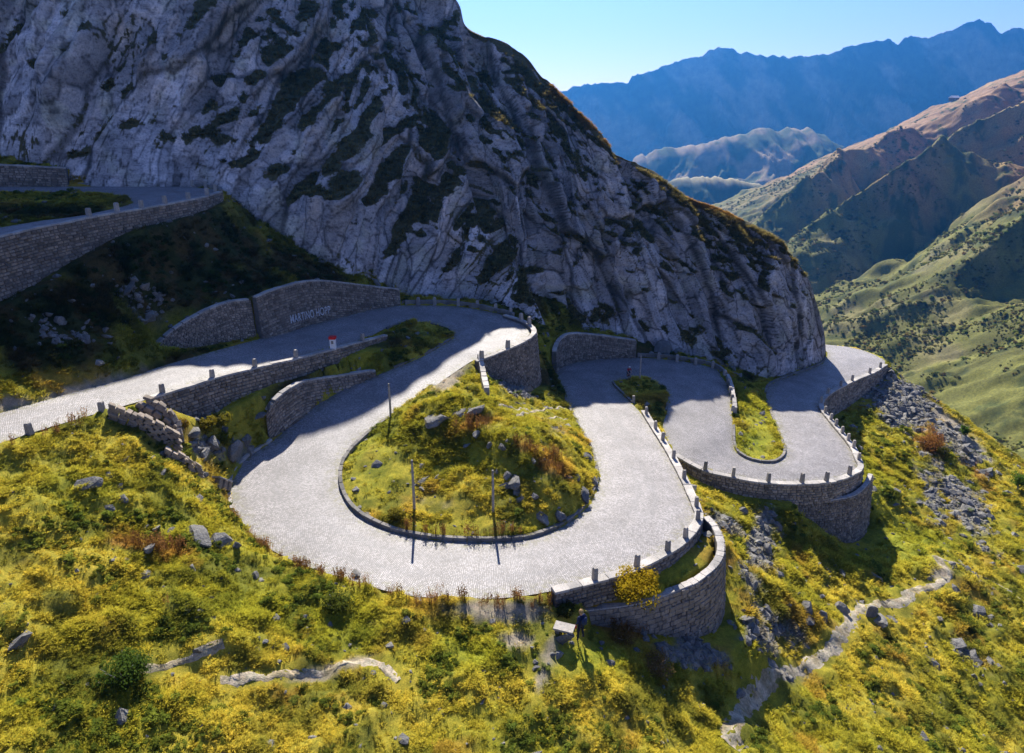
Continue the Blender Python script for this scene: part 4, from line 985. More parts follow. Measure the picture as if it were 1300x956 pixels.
# ------------------------------------------------------------------ scatter
SRC = {}
def source(name, meshes):
    c = bpy.data.collections.new(name)
    for k, me in enumerate(meshes):
        c.objects.link(bpy.data.objects.new(f'{name}_{chr(97 + k)}', me))
    SRC[name] = c
def scatter(name, label, cat, src, pts, rot, scl, tint, nvar):
    me = bpy.data.meshes.new(name); me.vertices.add(len(pts)); me.vertices.foreach_set('co', np.asarray(pts, np.float32).ravel())
    a = me.attributes.new('rot', 'FLOAT_VECTOR', 'POINT'); a.data.foreach_set('vector', np.asarray(rot, np.float32).ravel())
    a = me.attributes.new('scl', 'FLOAT_VECTOR', 'POINT'); a.data.foreach_set('vector', np.asarray(scl, np.float32).ravel())
    a = me.attributes.new('pick', 'INT', 'POINT'); a.data.foreach_set('value', RNG.integers(0, nvar, len(pts)).astype(np.int32))
    set_color(me, 'tint', np.asarray(tint))
    g = bpy.data.node_groups.new(name + '_scatter', 'GeometryNodeTree')
    g.interface.new_socket('Geometry', in_out='INPUT', socket_type='NodeSocketGeometry'); g.interface.new_socket('Geometry', in_out='OUTPUT', socket_type='NodeSocketGeometry')
    gi, go = g.nodes.new('NodeGroupInput'), g.nodes.new('NodeGroupOutput')
    m2p = g.nodes.new('GeometryNodeMeshToPoints'); iop = g.nodes.new('GeometryNodeInstanceOnPoints'); ci = g.nodes.new('GeometryNodeCollectionInfo')
    ci.inputs['Collection'].default_value = SRC[src]; ci.inputs['Separate Children'].default_value = True; ci.inputs['Reset Children'].default_value = True
    iop.inputs['Pick Instance'].default_value = True
    def attr(nm, ty):
        n = g.nodes.new('GeometryNodeInputNamedAttribute'); n.data_type = ty; n.inputs['Name'].default_value = nm
        return next(o for o in n.outputs if o.enabled and o.name == 'Attribute')
    g.links.new(gi.outputs[0], m2p.inputs[0]); g.links.new(m2p.outputs[0], iop.inputs['Points']); g.links.new(ci.outputs[0], iop.inputs['Instance'])
    g.links.new(attr('pick', 'INT'), iop.inputs['Instance Index']); g.links.new(attr('rot', 'FLOAT_VECTOR'), iop.inputs['Rotation']); g.links.new(attr('scl', 'FLOAT_VECTOR'), iop.inputs['Scale'])
    g.links.new(iop.outputs[0], go.inputs[0])
    o = obj(name, me); md = o.modifiers.new('scatter', 'NODES'); md.node_group = g
    return tag(o, label, cat, kind='stuff')
def tuft(seed, n=26, h=.42, r=.20, lean=.55):
    rr = random.Random(seed); v = []; f = []
    for k in range(n):
        a = rr.uniform(0, 6.283); d = r * math.sqrt(rr.random()); bx, by = d * math.cos(a), d * math.sin(a)
        o = a + rr.uniform(-.8, .8); L = h * rr.uniform(.55, 1.15); ln = lean * rr.uniform(.3, 1.3); w = rr.uniform(.016, .03)
        ux, uy = math.cos(o), math.sin(o); px, py = -uy * w, ux * w; i = len(v)
        v += [(bx - px, by - py, -.08), (bx + px, by + py, -.08), (bx + ux * L * ln * .4 + px * .8, by + uy * L * ln * .4 + py * .8, L * .6), (bx + ux * L * ln * .4 - px * .8, by + uy * L * ln * .4 - py * .8, L * .6), (bx + ux * L * ln, by + uy * L * ln, L * (1 - .25 * ln))]
        f += [(i, i + 1, i + 2, i + 3), (i + 3, i + 2, i + 4)]
    return mesh('tuft', np.array(v), f, M['leaf'])
def shrub(seed, n=230, R=.5, H=.45, leaf=.075):
    rr = random.Random(seed); v = []; f = []
    lobes = [(rr.uniform(-.5, .5) * R, rr.uniform(-.5, .5) * R, rr.uniform(.2, .7) * H, rr.uniform(.35, .6) * R) for _ in range(6 if n < 800 else 15)]
    for k in range(n):
        lx, ly, lz, lr = rr.choice(lobes); d = Vector((rr.gauss(0, 1), rr.gauss(0, 1), rr.gauss(.35, 1))).normalized() * lr * rr.uniform(.55, 1.05)
        c = Vector((lx, ly, lz)) + d; c.z = max(c.z * .95, -.05)
        nrm = (d.normalized() + Vector((rr.uniform(-.7, .7), rr.uniform(-.7, .7), rr.uniform(-.3, .9)))).normalized(); t = nrm.orthogonal().normalized(); t.rotate(Matrix.Rotation(rr.uniform(0, 6.28), 3, nrm)); b = nrm.cross(t)
        s = leaf * rr.uniform(.6, 1.3); i = len(v)
        v += [c - t * s, c - b * s * .55 + nrm * s * .1, c + t * s, c + b * s * .55 + nrm * s * .1]; f.append((i, i + 1, i + 2, i + 3))
    return mesh('shrub', np.array([tuple(q) for q in v]), f, M['leaf'])
def stalks(seed):                # tall seeding stems
    rr = random.Random(seed); v = []; f = []
    for k in range(12):
        a = rr.uniform(0, 6.28); d = .25 * rr.random(); x, y = d * math.cos(a), d * math.sin(a); L = rr.uniform(.6, 1.0); dx, dy = rr.uniform(-.2, .2), rr.uniform(-.2, .2); i = len(v); w = .014
        v += [(x - w, y, -.1), (x + w, y, -.1), (x + dx * L, y + dy * L, L)]; f.append((i, i + 1, i + 2))
        for q in range(7):
            t = rr.uniform(.35, 1); c = Vector((x + dx * L * t, y + dy * L * t, L * t)); e = Vector((rr.uniform(-1, 1), rr.uniform(-1, 1), rr.uniform(0, 1))).normalized() * .09; e2 = e.orthogonal().normalized() * .03; i = len(v)
            v += [c, c + e * .5 + e2, c + e, c + e * .5 - e2]; f.append((i, i + 1, i + 2, i + 3))
    return mesh('stalk', np.array([tuple(q) for q in v]), f, M['leaf'])
def rock_mesh(seed, sub=2, cuts=14, m=None, flat=1.0):
    rr = random.Random(seed); bm = bmesh.new(); bmesh.ops.create_icosphere(bm, subdivisions=sub, radius=1.0)
    pl = [(Vector((rr.gauss(0, 1), rr.gauss(0, 1), rr.gauss(0, .8))).normalized(), rr.uniform(.34, .72)) for _ in range(cuts)]
    sx, sy = rr.uniform(.8, 1.25), rr.uniform(.7, 1.1)
    for vv in bm.verts:
        for n, d in pl:
            q = vv.co.dot(n) - d
            if q > 0: vv.co -= n * q
        vv.co = Vector((vv.co.x * sx, vv.co.y * sy, vv.co.z * flat)) * 1.35 + Vector((rr.uniform(-1, 1), rr.uniform(-1, 1), rr.uniform(-1, 1))) * .022
    me = bpy.data.meshes.new('rock'); bm.to_mesh(me); bm.free(); me.materials.append(m or M['rock']); return me
source('grass_source', [tuft(k, 24, .34, .24, .9) for k in range(4)] + [tuft(10 + k, 30, .26, .30, 1.3) for k in range(3)])
source('shrub_source', [shrub(k) for k in range(5)])
source('stalk_source', [stalks(k) for k in range(4)])
source('scree_source', [rock_mesh(100 + k, 1, 9, flat=.7) for k in range(10)])

ROADMASK = np.clip(blur((fixpri == 4).astype(float), 1) * 3, 0, 1)
WALLMASK = np.clip(blur(((fixpri == 2) | (fixpri == 3)).astype(float), 2) * 1.5, 0, 1)
def at(field, x, y):
    i = np.clip(np.rint((x - X0) / STEP).astype(int), 0, NX - 1); j = np.clip(np.rint((y - Y0) / STEP).astype(int), 0, NY - 1); return field[i, j]
def in_view(x, y, z, mx=160, my=70):
    px, py = proj(x, y, z); return (px > -mx) & (px < 1300 + mx) & (py > -my) & (py < 956 + my)
def sample(n, keep, ymin=24, ymax=118, dref=36.0, p=2.0):
    out = []
    tot = 0
    while tot < n:
        m = 120000; x = RNG.uniform(-70, 130, m); y = RNG.uniform(ymin, ymax, m); z = ground_z(x, y)
        d = np.sqrt(x * x + y * y + (z - ZC) ** 2)
        ok = in_view(x, y, z) & (RNG.random(m) < np.minimum(1, (dref / d) ** p)) & (at(ROADMASK, x, y) < .25)
        ok &= RNG.random(m) < keep(x, y)
        q = np.stack([x[ok], y[ok], z[ok], d[ok]], 1); out.append(q); tot += len(q)
    return np.concatenate(out)[:n]
LAWN = [(752, 826, 52, 26, 0, 1.0), (735, 812, 34, 14, 0, 1.0), (700, 800, 40, 30, 0, .9), (690, 840, 40, 40, 0, .8), (485, 612, 60, 62, 0, .9), (590, 668, 100, 18, 0, .8), (560, 640, 60, 22, 0, .8), (962, 560, 30, 50, 0, .8), (860, 722, 50, 18, -25, .9), (800, 800, 40, 10, 10, .6), (816, 441, 40, 14, 0, 1.0)]
CN = lambda x, y: (1 - at(TPATH, x, y)) * (1 - .93 * sstep(.25, .6, blob(*proj(x, y, ground_z(x, y)), LAWN))) * np.clip(1 - at(TDIRT, x, y) * .97 - at(TSCREE, x, y) * .78, 0.01, 1)
def jit_tint(x, y, lo=1.05, hi=1.5):
    c = at(TCOL, x, y); return c * RNG.uniform(lo, hi, (len(x), 1)) * np.array([1.05, 1.0, .95])
g = sample(90000, lambda x, y: CN(x, y) * np.clip(.25 + fbm(x / 1.1, y / 1.1, 3, 201) * 1.7 + fbm(x / 7, y / 7, 2, 202) * .8, .08, 1) * (1 - at(WALLMASK, x, y) * .97), dref=52)
sc_ = RNG.uniform(.35, .8, len(g)) * (1 + .35 * np.clip(fbm(g[:, 0] / 2.5, g[:, 1] / 2.5, 3, 204), -.6, 1)) * np.clip(g[:, 3] / 55, .9, 1.5)
rot = np.stack([RNG.uniform(-.25, .25, len(g)), RNG.uniform(-.25, .25, len(g)), RNG.uniform(0, 6.28, len(g))], 1)
scatter('grass', 'yellow green alpine grass tussocks covering the slopes', 'grass', 'grass_source', g[:, :3], rot, np.stack([sc_ * 1.15, sc_ * 1.15, sc_ * RNG.uniform(.7, 1.1, len(g))], 1), jit_tint(g[:, 0], g[:, 1]), 7)
g = sample(7500, lambda x, y: CN(x, y) * sstep(.16, .42, fbm(x / 2.2, y / 2.2, 4, 301) - .25 * np.exp(-((x + 4) ** 2 / 160 + (y - 52) ** 2 / 60))) * (1 - at(WALLMASK, x, y)) * (1 - .8 * np.clip(at(mound, x, y), 0, 1)), dref=48)
sc_ = np.exp(RNG.normal(-.75, .38, len(g))).clip(.2, 1.0) * np.clip(g[:, 3] / 55, .85, 1.5)
rot = np.stack([RNG.uniform(-.2, .2, len(g)), RNG.uniform(-.2, .2, len(g)), RNG.uniform(0, 6.28, len(g))], 1)
ct = (jit_tint(g[:, 0], g[:, 1], .6, 1.15) * .35 + np.array([.07, .085, .016])) * np.array([.68, .8, .8]) * RNG.uniform(.6, 1.5, (len(g), 1))
scatter('low_shrubs', 'knee high green heath shrubs spread between the grass', 'shrubs', 'shrub_source', g[:, :3], rot, np.stack([sc_, sc_, sc_ * RNG.uniform(.45, .9, len(g))], 1), ct, 5)
near_road = blur((fixpri == 4).astype(float), 6)
g = sample(260, lambda x, y: np.clip(sstep(.04, .3, at(near_road, x, y)) * .7 * (y < 47) * (x < 4) + sstep(.4, .8, blob(*proj(x, y, ground_z(x, y)), RUST)) * .3, 0, 1), dref=50)
scl = RNG.uniform(.7, 1.3, len(g))
scatter('seeding_stems', 'tall reddish seeding stems on the road banks', 'weeds', 'stalk_source', g[:, :3], np.stack([g[:, 0] * 0, g[:, 0] * 0, RNG.uniform(0, 6.28, len(g))], 1), np.stack([scl] * 3, 1), np.array([.26, .13, .045]) * RNG.uniform(.6, 1.4, (len(g), 1)), 4)
g = sample(7500, lambda x, y: np.clip(sstep(.25, .8, at(TSCREE, x, y)) + .02 + 0.03 * at(TPATH, x, y), 0, 1) * (1 - .8 * at(TPATH, x, y)) * (1 - .7 * at(TDIRT, x, y)), dref=70, p=1.3)
scl = np.exp(RNG.normal(-1.75, .62, len(g))).clip(.07, .75) * np.clip(g[:, 3] / 70, .8, 1.3)
g[:, 2] -= scl * .08
scatter('scree_rocks', 'loose grey scree stones spilling down the slopes', 'scree', 'scree_source', g[:, :3], RNG.uniform(-.5, 6, (len(g), 3)) * np.array([.12, .12, 1]), np.stack([scl * RNG.uniform(.8, 1.5, len(g)), scl, scl * RNG.uniform(.6, 1.0, len(g))], 1), np.ones((len(g), 3)), 10)
# grass rooted along the crest and on the ledges of the cliff
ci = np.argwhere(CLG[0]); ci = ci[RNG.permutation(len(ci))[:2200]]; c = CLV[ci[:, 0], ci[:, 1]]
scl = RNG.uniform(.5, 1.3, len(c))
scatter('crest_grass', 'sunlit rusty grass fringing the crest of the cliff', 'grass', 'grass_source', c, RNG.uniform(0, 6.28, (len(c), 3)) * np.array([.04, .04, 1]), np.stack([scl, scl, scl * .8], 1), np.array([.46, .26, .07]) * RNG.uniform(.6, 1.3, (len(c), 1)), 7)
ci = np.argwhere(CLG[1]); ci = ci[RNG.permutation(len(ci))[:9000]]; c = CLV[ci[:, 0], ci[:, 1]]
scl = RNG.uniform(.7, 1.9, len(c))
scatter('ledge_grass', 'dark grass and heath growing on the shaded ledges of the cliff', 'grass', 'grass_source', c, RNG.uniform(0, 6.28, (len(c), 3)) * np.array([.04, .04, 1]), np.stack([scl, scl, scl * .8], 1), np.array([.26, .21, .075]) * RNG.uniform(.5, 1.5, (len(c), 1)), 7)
# bushes on the far side of the valley
m = 500000; x = RNG.uniform(90, 760, m); y = RNG.uniform(180, 900, m); z = hill_z(x * HK, y * HK) - 0.3; d = np.sqrt(x * x + y * y)
ok = in_view(x * HK, y * HK, z, 10, 10) & (RNG.random(m) < sstep(-.3, .35, fbm(x / 14, y / 14, 4, 22) + fbm(x / 45, y / 45, 2, 28) * .5 - sstep(60, 260, x - 130 - .17 * (y - 200)) * .35)) & (RNG.random(m) < np.minimum(1, (260 / d) ** 1.6))
k = 26000; x, y, z = x[ok][:k] * HK, y[ok][:k] * HK, z[ok][:k]; scl = np.exp(RNG.normal(.75, .42, len(x))).clip(.8, 5.5) * np.clip(d[ok][:k] / 330, .8, 1.4)
scatter('hillside_bushes', 'green bushes dotted over the opposite valley side', 'bushes', 'shrub_source', np.stack([x, y, z], 1), np.stack([x * 0, x * 0, RNG.uniform(0, 6.28, len(x))], 1), np.stack([scl, scl, scl * .95], 1), np.array([.125, .122, .03]) * RNG.uniform(.5, 1.5, (len(x), 1)) * RNG.uniform(.8, 1.3, (len(x), 3)), 5)

# ------------------------------------------------------------------ boulders, each a thing
BOUL = [rock_mesh(200 + k, 3, 16) for k in range(7)]; FLATB = [rock_mesh(230 + k, 3, 14, flat=.42) for k in range(5)]
def boulder(px, py, wpx, label, flat=False, tall=1.0, sink=.55, rz=None, grp=None):
    p = on_ground(px, py); d = math.sqrt(p[0] ** 2 + p[1] ** 2 + (p[2] - ZC) ** 2); w = wpx / FPX * d / 2
    o = bpy.data.objects.new('boulder', random.choice(FLATB if flat else BOUL)); COL.objects.link(o)
    o.location = (p[0], p[1], p[2] + w * (.35 if not flat else .15) - sink * w * .6); o.rotation_euler = (random.uniform(-.15, .15), random.uniform(-.15, .15), random.uniform(0, 6.28) if rz is None else rz)
    o.scale = (w, w * .85, w * .8 * tall); tag(o, label, 'boulder', grp)
for a in [
 (114, 617, 22, 'largest grey boulder alone on the open grass at left'), (206, 600, 17, 'flat pale slab lying in grass left of the loop', True), (157, 583, 15, 'flat stone on the grass just below the ruined walls', True),
 (138, 650, 12, 'small flat stone low on the open left slope', True), (273, 646, 12, 'pale flat stone near the left outer kerb of the loop', True), (155, 635, 11, 'small round stone below the largest boulder', False), (94, 540, 16, 'flat pale slab just under the left road', True),
 (190, 697, 14, 'tilted stone at the left end of the rust coloured boulder cluster', False, 1.3), (217, 676, 15, 'dark stone at the upper left of the boulder cluster', False), (250, 685, 34, 'widest boulder of the cluster left of the loop', False, .8), (280, 690, 24, 'tall rounded boulder beside the widest one in the cluster', False, 1.2),
 (301, 695, 11, 'narrow upright stone at the right end of the cluster', False, 1.5), (200, 671, 10, 'small stone at the top of the boulder cluster', False), (183, 671, 12, 'flat stone at the upper left edge of the rusty patch', True), (245, 724, 10, 'pale stone below the boulder cluster', False), (325, 732, 11, 'grey stone right of the cluster near the road bank', False),
 (330, 736, 20, 'long flat slab on the bank beneath the loop road', True), (452, 731, 18, 'square block on the road edge at the bottom left of the loop', False, .9), (346, 818, 14, 'low stone in the golden tussocks near the bottom', True), (252, 826, 11, 'white stone beside the short dusty track', False), (530, 762, 22, 'long pale slab at the bottom edge of the loop road', True),
 (556, 530, 48, 'broad dark outcrop at the left of the mound top', True, 1.3), (582, 522, 30, 'pale ledge of rock on the crest of the mound', True), (604, 522, 24, 'cracked rock beside the narrow wall on the mound', False, .8), (622, 567, 9, 'small stone on the middle of the mound', False), (638, 570, 12, 'round stone right of the middle of the mound', False),
 (676, 586, 11, 'single grey stone on the right shoulder of the mound', False), (653, 616, 27, 'largest boulder on the front of the mound', False), (657, 628, 16, 'boulder just under the largest one on the mound', False), (678, 632, 14, 'boulder right of the pair on the mound front', False), (645, 605, 15, 'stone above the largest boulder on the mound', False),
 (744, 582, 22, 'dark upright boulder on the right rim of the mound by the road', False, 1.3), (741, 630, 19, 'dark boulder low on the right rim of the mound', False, 1.2), (718, 604, 22, 'low outcrop near the right side of the mound', True), (686, 654, 36, 'pale flat outcrop near the front kerb of the mound', True), (712, 657, 22, 'rough rock right of the pale flat outcrop', False), (499, 612, 8, 'lone stone on the flat lawn of the mound', False), (604, 552, 16, 'split rock on the rusty bank of the mound', False), (752, 612, 14, 'small dark rock on the rim between two larger ones', False),
 (246, 553, 26, 'rock knob at the right end of the ruined walls', False, .8), (270, 568, 24, 'tall grey rock under the yellow bushes', False, 1.3), (297, 572, 22, 'pointed grey rock close to the loop road', False, 1.35), (314, 560, 18, 'shaded rock beside the curved wall', False, 1.2), (258, 577, 17, 'low rock below the ruined walls', False), (243, 566, 13, 'small stone at the ruined wall end', False), (285, 548, 15, 'rock hidden behind the yellow bushes', False),
 (774, 844, 11, 'white stone lying in front of the standing person', False), (764, 817, 8, 'little stone to the right of the standing person', False), (835, 820, 14, 'blue grey stone in the shade under the foreground wall', False), (866, 846, 16, 'angular stone low in the shaded gully', False), (820, 812, 14, 'shaded stone at the foot of the foreground wall', False),
 (1147, 618, 9, 'pale stone on the green slope right of the bastion', False), (1136, 640, 10, 'flat stone on the green slope below the bastion', True), (1260, 719, 8, 'lone stone by the thin track at right', False), (1106, 618, 16, 'flat slab on top of the bastion corner', True), (1107, 781, 14, 'upright rock beside the stony footpath', False, 1.3), (1118, 790, 17, 'dark outcrop below the bend of the footpath', False),
 (1022, 772, 16, 'left rock of the small crag above the footpath', False, 1.3), (1045, 783, 18, 'middle rock of the small crag above the footpath', False, 1.3), (1067, 774, 15, 'right rock of the small crag above the footpath', False, 1.2), (1240, 662, 14, 'large block at the foot of the shaded spoil heap', False), (1210, 655, 12, 'grey block in the middle of the spoil heap', False),
 (794, 427, 12, 'round boulder on top of the second hairpin wall', False), (845, 447, 30, 'large shaded boulder at the cliff foot behind the second hairpin', False, 1.2), (930, 470, 18, 'shaded boulder at the cliff foot near the short wall', False), (185, 365, 13, 'biggest bluish boulder on the dark upper slope', False), (205, 395, 12, 'bluish boulder low on the dark upper slope', True), (76, 410, 12, 'bluish boulder at the far left of the dark slope', False)]:
    boulder(*a)
# ------------------------------------------------------------------ ruined terrace walls and the culvert
def ruin(label, pix, h, th, seed):
    c = spline(np.array([on_ground(*q) for q in pix]), .15)
    root = empty('ruined_wall', c[len(c) // 2]); tag(root, label, 'ruined wall', 'ruined terrace walls below the left road')
    rr = random.Random(seed); s = arclen(c); z0 = 0
    hp = h * (.7 + .5 * vnoise(s / 1.3, s * 0, seed))
    k = 0
    while z0 < h * 1.2:
        a = rr.uniform(-.3, 0); ch = rr.uniform(.2, .3)
        while a < s[-1]:
            l = rr.uniform(.35, .75); m = min(max(a + l / 2, 0), s[-1]); a += l
            if z0 > np.interp(m, s, hp): continue
            p = np.array([np.interp(m, s, c[:, q]) for q in range(3)]); i = min(np.searchsorted(s, m), len(c) - 2); d = c[i + 1] - c[i]
            put('stone', rr.choice(STOM), root, (p[0] + rr.uniform(-.04, .04), p[1] + rr.uniform(-.04, .04), p[2] + z0 + ch / 2 - .1), math.atan2(d[1], d[0]), (l + .02, th * rr.uniform(.85, 1.1), ch + .01), -math.atan2(d[2], math.hypot(d[0], d[1])))
        z0 += ch
ruin('front ruined dry stone wall below the left road, the longest of three', [(143, 531), (167, 540), (196, 556), (228, 572)], 1.5, .6, 1)
ruin('middle ruined dry stone wall between the two longer ones', [(178, 522), (200, 533), (226, 552)], .7, .5, 2)
ruin('back ruined dry stone wall nearest the long road wall', [(190, 521), (212, 532), (226, 546), (229, 560)], .9, .5, 3)
ruin('lower ruined dry stone wall nearest the loop road', [(214, 581), (236, 592), (258, 606)], 1.0, .6, 4)
r = empty('culvert_headwall', on_ground(286, 624)); tag(r, 'small stone culvert headwall at the left edge of the loop', 'headwall')
block_row(r, 'stone', np.array([on_ground(275, 616), on_ground(292, 622)]), STOM, .7, .5, .9, .2, seed=3); block_row(r, 'coping_stone', np.array([on_ground(274, 615), on_ground(293, 622)]), COPM, 1.6, .8, .14, .72, seed=4)

# ------------------------------------------------------------------ bushes one can point at
def bush(name, label, px, py, wpx, hm, col, seed, n=900, leaf=.06):
    n = int(n * 1.7); leaf *= 1.35
    p = on_ground(px, py); d = math.sqrt(p[0] ** 2 + p[1] ** 2 + (p[2] - ZC) ** 2); R = wpx / FPX * d / 2
    me = shrub(seed, n, R * 1.0, hm, leaf); me.materials.clear()
    key = 'leaf_%d_%d' % (int(col[0] * 1000), int(col[1] * 1000))
    if key not in M: M[key] = mat_leaf(name + '_foliage', col, .5, False)
    me.materials.append(M[key])
    root = empty(name, p); tag(root, label, 'bush')
    obj('foliage', me, root)
    m = MB(); rr = random.Random(seed)
    for k in range(9):
        a = rr.uniform(0, 6.28); m.tube([(0, 0, -.15), (math.cos(a) * R * .3, math.sin(a) * R * .3, hm * .4), (math.cos(a) * R * .6, math.sin(a) * R * .6, hm * .8)], [.035, .025, .01], 5)
    m.build('stems', M['pole'], root)
YEL = (.42, .29, .02); GRN = (.10, .135, .022); RUS = (.26, .12, .04)
bush('bush', 'dense yellow bush on the terrace above the foreground wall', 808, 757, 66, 1.5, YEL, 1, 2600, .075)
bush('bush', 'leafy green bush at the bottom left edge', 158, 868, 56, 1.7, (.075, .12, .022), 2, 1500, .06)
bush('bush', 'left yellow bush above the rocks by the loop', 264, 548, 24, 1.4, (.27, .22, .03), 3, 900, .07)
bush('bush', 'right yellow bush above the rocks by the loop', 283, 545, 26, 1.6, (.27, .23, .03), 4, 1000, .07)
bush('bush', 'front yellow bush among the rocks by the loop', 285, 562, 24, 1.0, (.22, .22, .03), 5, 800, .06)
bush('bush', 'orange tinged bush at the foot of the long road wall', 233, 546, 18, 1.0, (.24, .17, .03), 6, 600, .06)
bush('bush', 'yellow bush low on the front lawn of the mound', 505, 658, 30, .8, (.22, .19, .03), 7, 900, .06)
bush('bush', 'green bush on the edge of the spoil heap skyline', 1211, 520, 18, 2.4, (.09, .16, .022), 8, 600, .09)
bush('bush', 'second green bush lower on the spoil heap', 1224, 552, 12, 2.2, (.09, .16, .022), 9, 500, .09)
bush('bush', 'bright green bush at the far right edge of the spoil heap', 1292, 622, 20, 3.4, (.10, .17, .022), 10, 900, .09)
bush('bush', 'rust red bush on the upper spoil heap', 1182, 570, 34, 2.0, RUS, 11, 900, .09)
bush('bush', 'olive bush beside the rust red bush on the spoil heap', 1198, 578, 18, 1.4, (.15, .15, .03), 12, 500, .08)
bush('bush', 'dark low bush on the grass above the standing person', 718, 778, 26, .5, (.08, .085, .02), 13, 900, .06)
bush('bush', 'reddish weedy bush right of the standing person', 790, 812, 40, .8, (.24, .15, .05), 14, 900, .05)
bush('bush', 'pinkish weedy bush at the bottom beside the gully', 830, 850, 44, .9, (.24, .16, .07), 15, 1000, .05)
bush('bush', 'green leafy clump on the slope left of the square block', 430, 772, 46, .9, (.09, .11, .02), 16, 1100, .06)

# ------------------------------------------------------------------ poles
def pole(px, py, pyt, label, dark=False):
    p = on_ground(px, py); d = p[1]; top = ZC - d * tang(pyt); h = top - p[2]
    root = empty('snow_pole', p); tag(root, label, 'pole', 'snow poles')
    m = MB(); m.tube([(0, 0, -.4), (0.01, 0, h * .5), (.0, 0, h - .2)], [.12, .105, .085], 10); m.build('shaft', M['pole'], root)
    m = MB(); m.tube([(0, 0, h - .24), (0, 0, h)], [.1, .085], 10); m.build('cap', M['kerb'], root)
pole(496, 529, 487, 'tall grey snow pole at the left edge of the mound lawn')
pole(526, 645, 584, 'tall grey snow pole in the middle of the mound lawn')
pole(626, 650, 597, 'tall grey snow pole at the right of the mound lawn')
pole(812, 482, 449, 'shaded dark snow pole on the small island of the second hairpin')

# ------------------------------------------------------------------ bench
b = on_ground(716, 807); r = empty('stone_bench', b, -.35); tag(r, 'rough stone slab bench beside the standing person', 'bench')
m = MB(); m.box((0, 0, .62), (1.35, .8, .15), .02); m.build('slab', M['post'], r)
m = MB(); m.box((-.45, .05, .25), (.3, .6, .62)); m.build('support', M['stone'], r)
m = MB(); m.box((.44, -.02, .25), (.28, .55, .62)); m.build('support', M['stone'], r)

# ------------------------------------------------------------------ people
M['skin'] = mat_plain('skin', (.50, .30, .21), .6, .08); M['navy'] = mat_plain('navy_cloth', (.018, .026, .07), .9, .25, 12); M['dark'] = mat_plain('dark_trousers', (.014, .017, .04), .9, .25, 12)
M['hair'] = mat_plain('fair_hair', (.42, .28, .12), .7, .3, 30); M['shoe'] = mat_plain('shoe_leather', (.03, .025, .02), .7, .2); M['jersey'] = mat_plain('red_jersey', (.35, .03, .06), .8, .2); M['tyre'] = mat_plain('tyre_rubber', (.012, .012, .012), .8, .2); M['metal'] = mat_plain('frame_metal', (.25, .03, .03), .35, .1, 4, .5)
M['helmet'] = mat_plain('white_helmet', (.7, .7, .72), .4, .1, 4, .5); M['pack'] = mat_plain('blue_rucksack', (.02, .035, .09), .85, .25, 10)
def figure(J, E, R, paint, subd=2):
    """one skinned surface from joints J, edges E, radii R; paint(point, joint) -> material slot"""
    names = list(J); me = bpy.data.meshes.new('body')
    me.from_pydata([J[n] for n in names], [(names.index(a), names.index(b)) for a, b in E], [])
    o = bpy.data.objects.new('body', me); COL.objects.link(o)
    sk = o.modifiers.new('skin', 'SKIN'); sk.use_smooth_shade = True
    for v, n in zip(me.skin_vertices[0].data, names):
        v.radius = (R[n] if isinstance(R[n], tuple) else (R[n], R[n])); v.use_root = (n == 'pelvis')
    sb = o.modifiers.new('sub', 'SUBSURF'); sb.levels = subd; sb.render_levels = subd
    bpy.context.view_layer.update()
    m2 = bpy.data.meshes.new_from_object(o.evaluated_get(bpy.context.evaluated_depsgraph_get()))
    COL.objects.unlink(o); bpy.data.objects.remove(o)
    segs = [(Vector(J[a]), Vector(J[b]), a, b) for a, b in E]
    for p in m2.polygons:
        best = (9, None)
        for a, b, na, nb in segs:
            t = max(0, min(1, (p.center - a).dot(b - a) / max((b - a).length_squared, 1e-9))); dd = (p.center - a - (b - a) * t).length
            if dd < best[0]: best = (dd, (na, nb, t))
        p.material_index = paint(*best[1]); p.use_smooth = True
    return m2
def hand(J, E, R, wrist, side, fwd, up, k):  # palm, four curled fingers of unequal length, thumb from the side of the palm
    w = Vector(J[wrist]); f = Vector(fwd).normalized(); u = Vector(up).normalized(); s = f.cross(u).normalized() * side
    pk = k + 'palm'; J[pk] = tuple(w + f * .07); E.append((wrist, pk)); R[pk] = (.034, .02)
    for i, (off, L) in enumerate(((.028, .075), (.009, .085), (-.010, .078), (-.028, .062))):
        a, b = f'{k}f{i}a', f'{k}f{i}b'; base = w + f * .105 + s * off
        J[a] = tuple(base + f * L * .35 - u * .008); J[b] = tuple(base + f * L * .75 - u * L * .45); E += [(pk, a), (a, b)]; R[a] = .0095; R[b] = .008
    a, b = k + 'ta', k + 'tb'; J[a] = tuple(w + f * .06 + s * .045); J[b] = tuple(w + f * .10 + s * .062 - u * .015); E += [(pk, a), (a, b)]; R[a] = .011; R[b] = .009
def face(bm, c, fw, k=1.0):      # features added to the head: nose, brows, mouth, ears, eyes as small raised forms
    pass
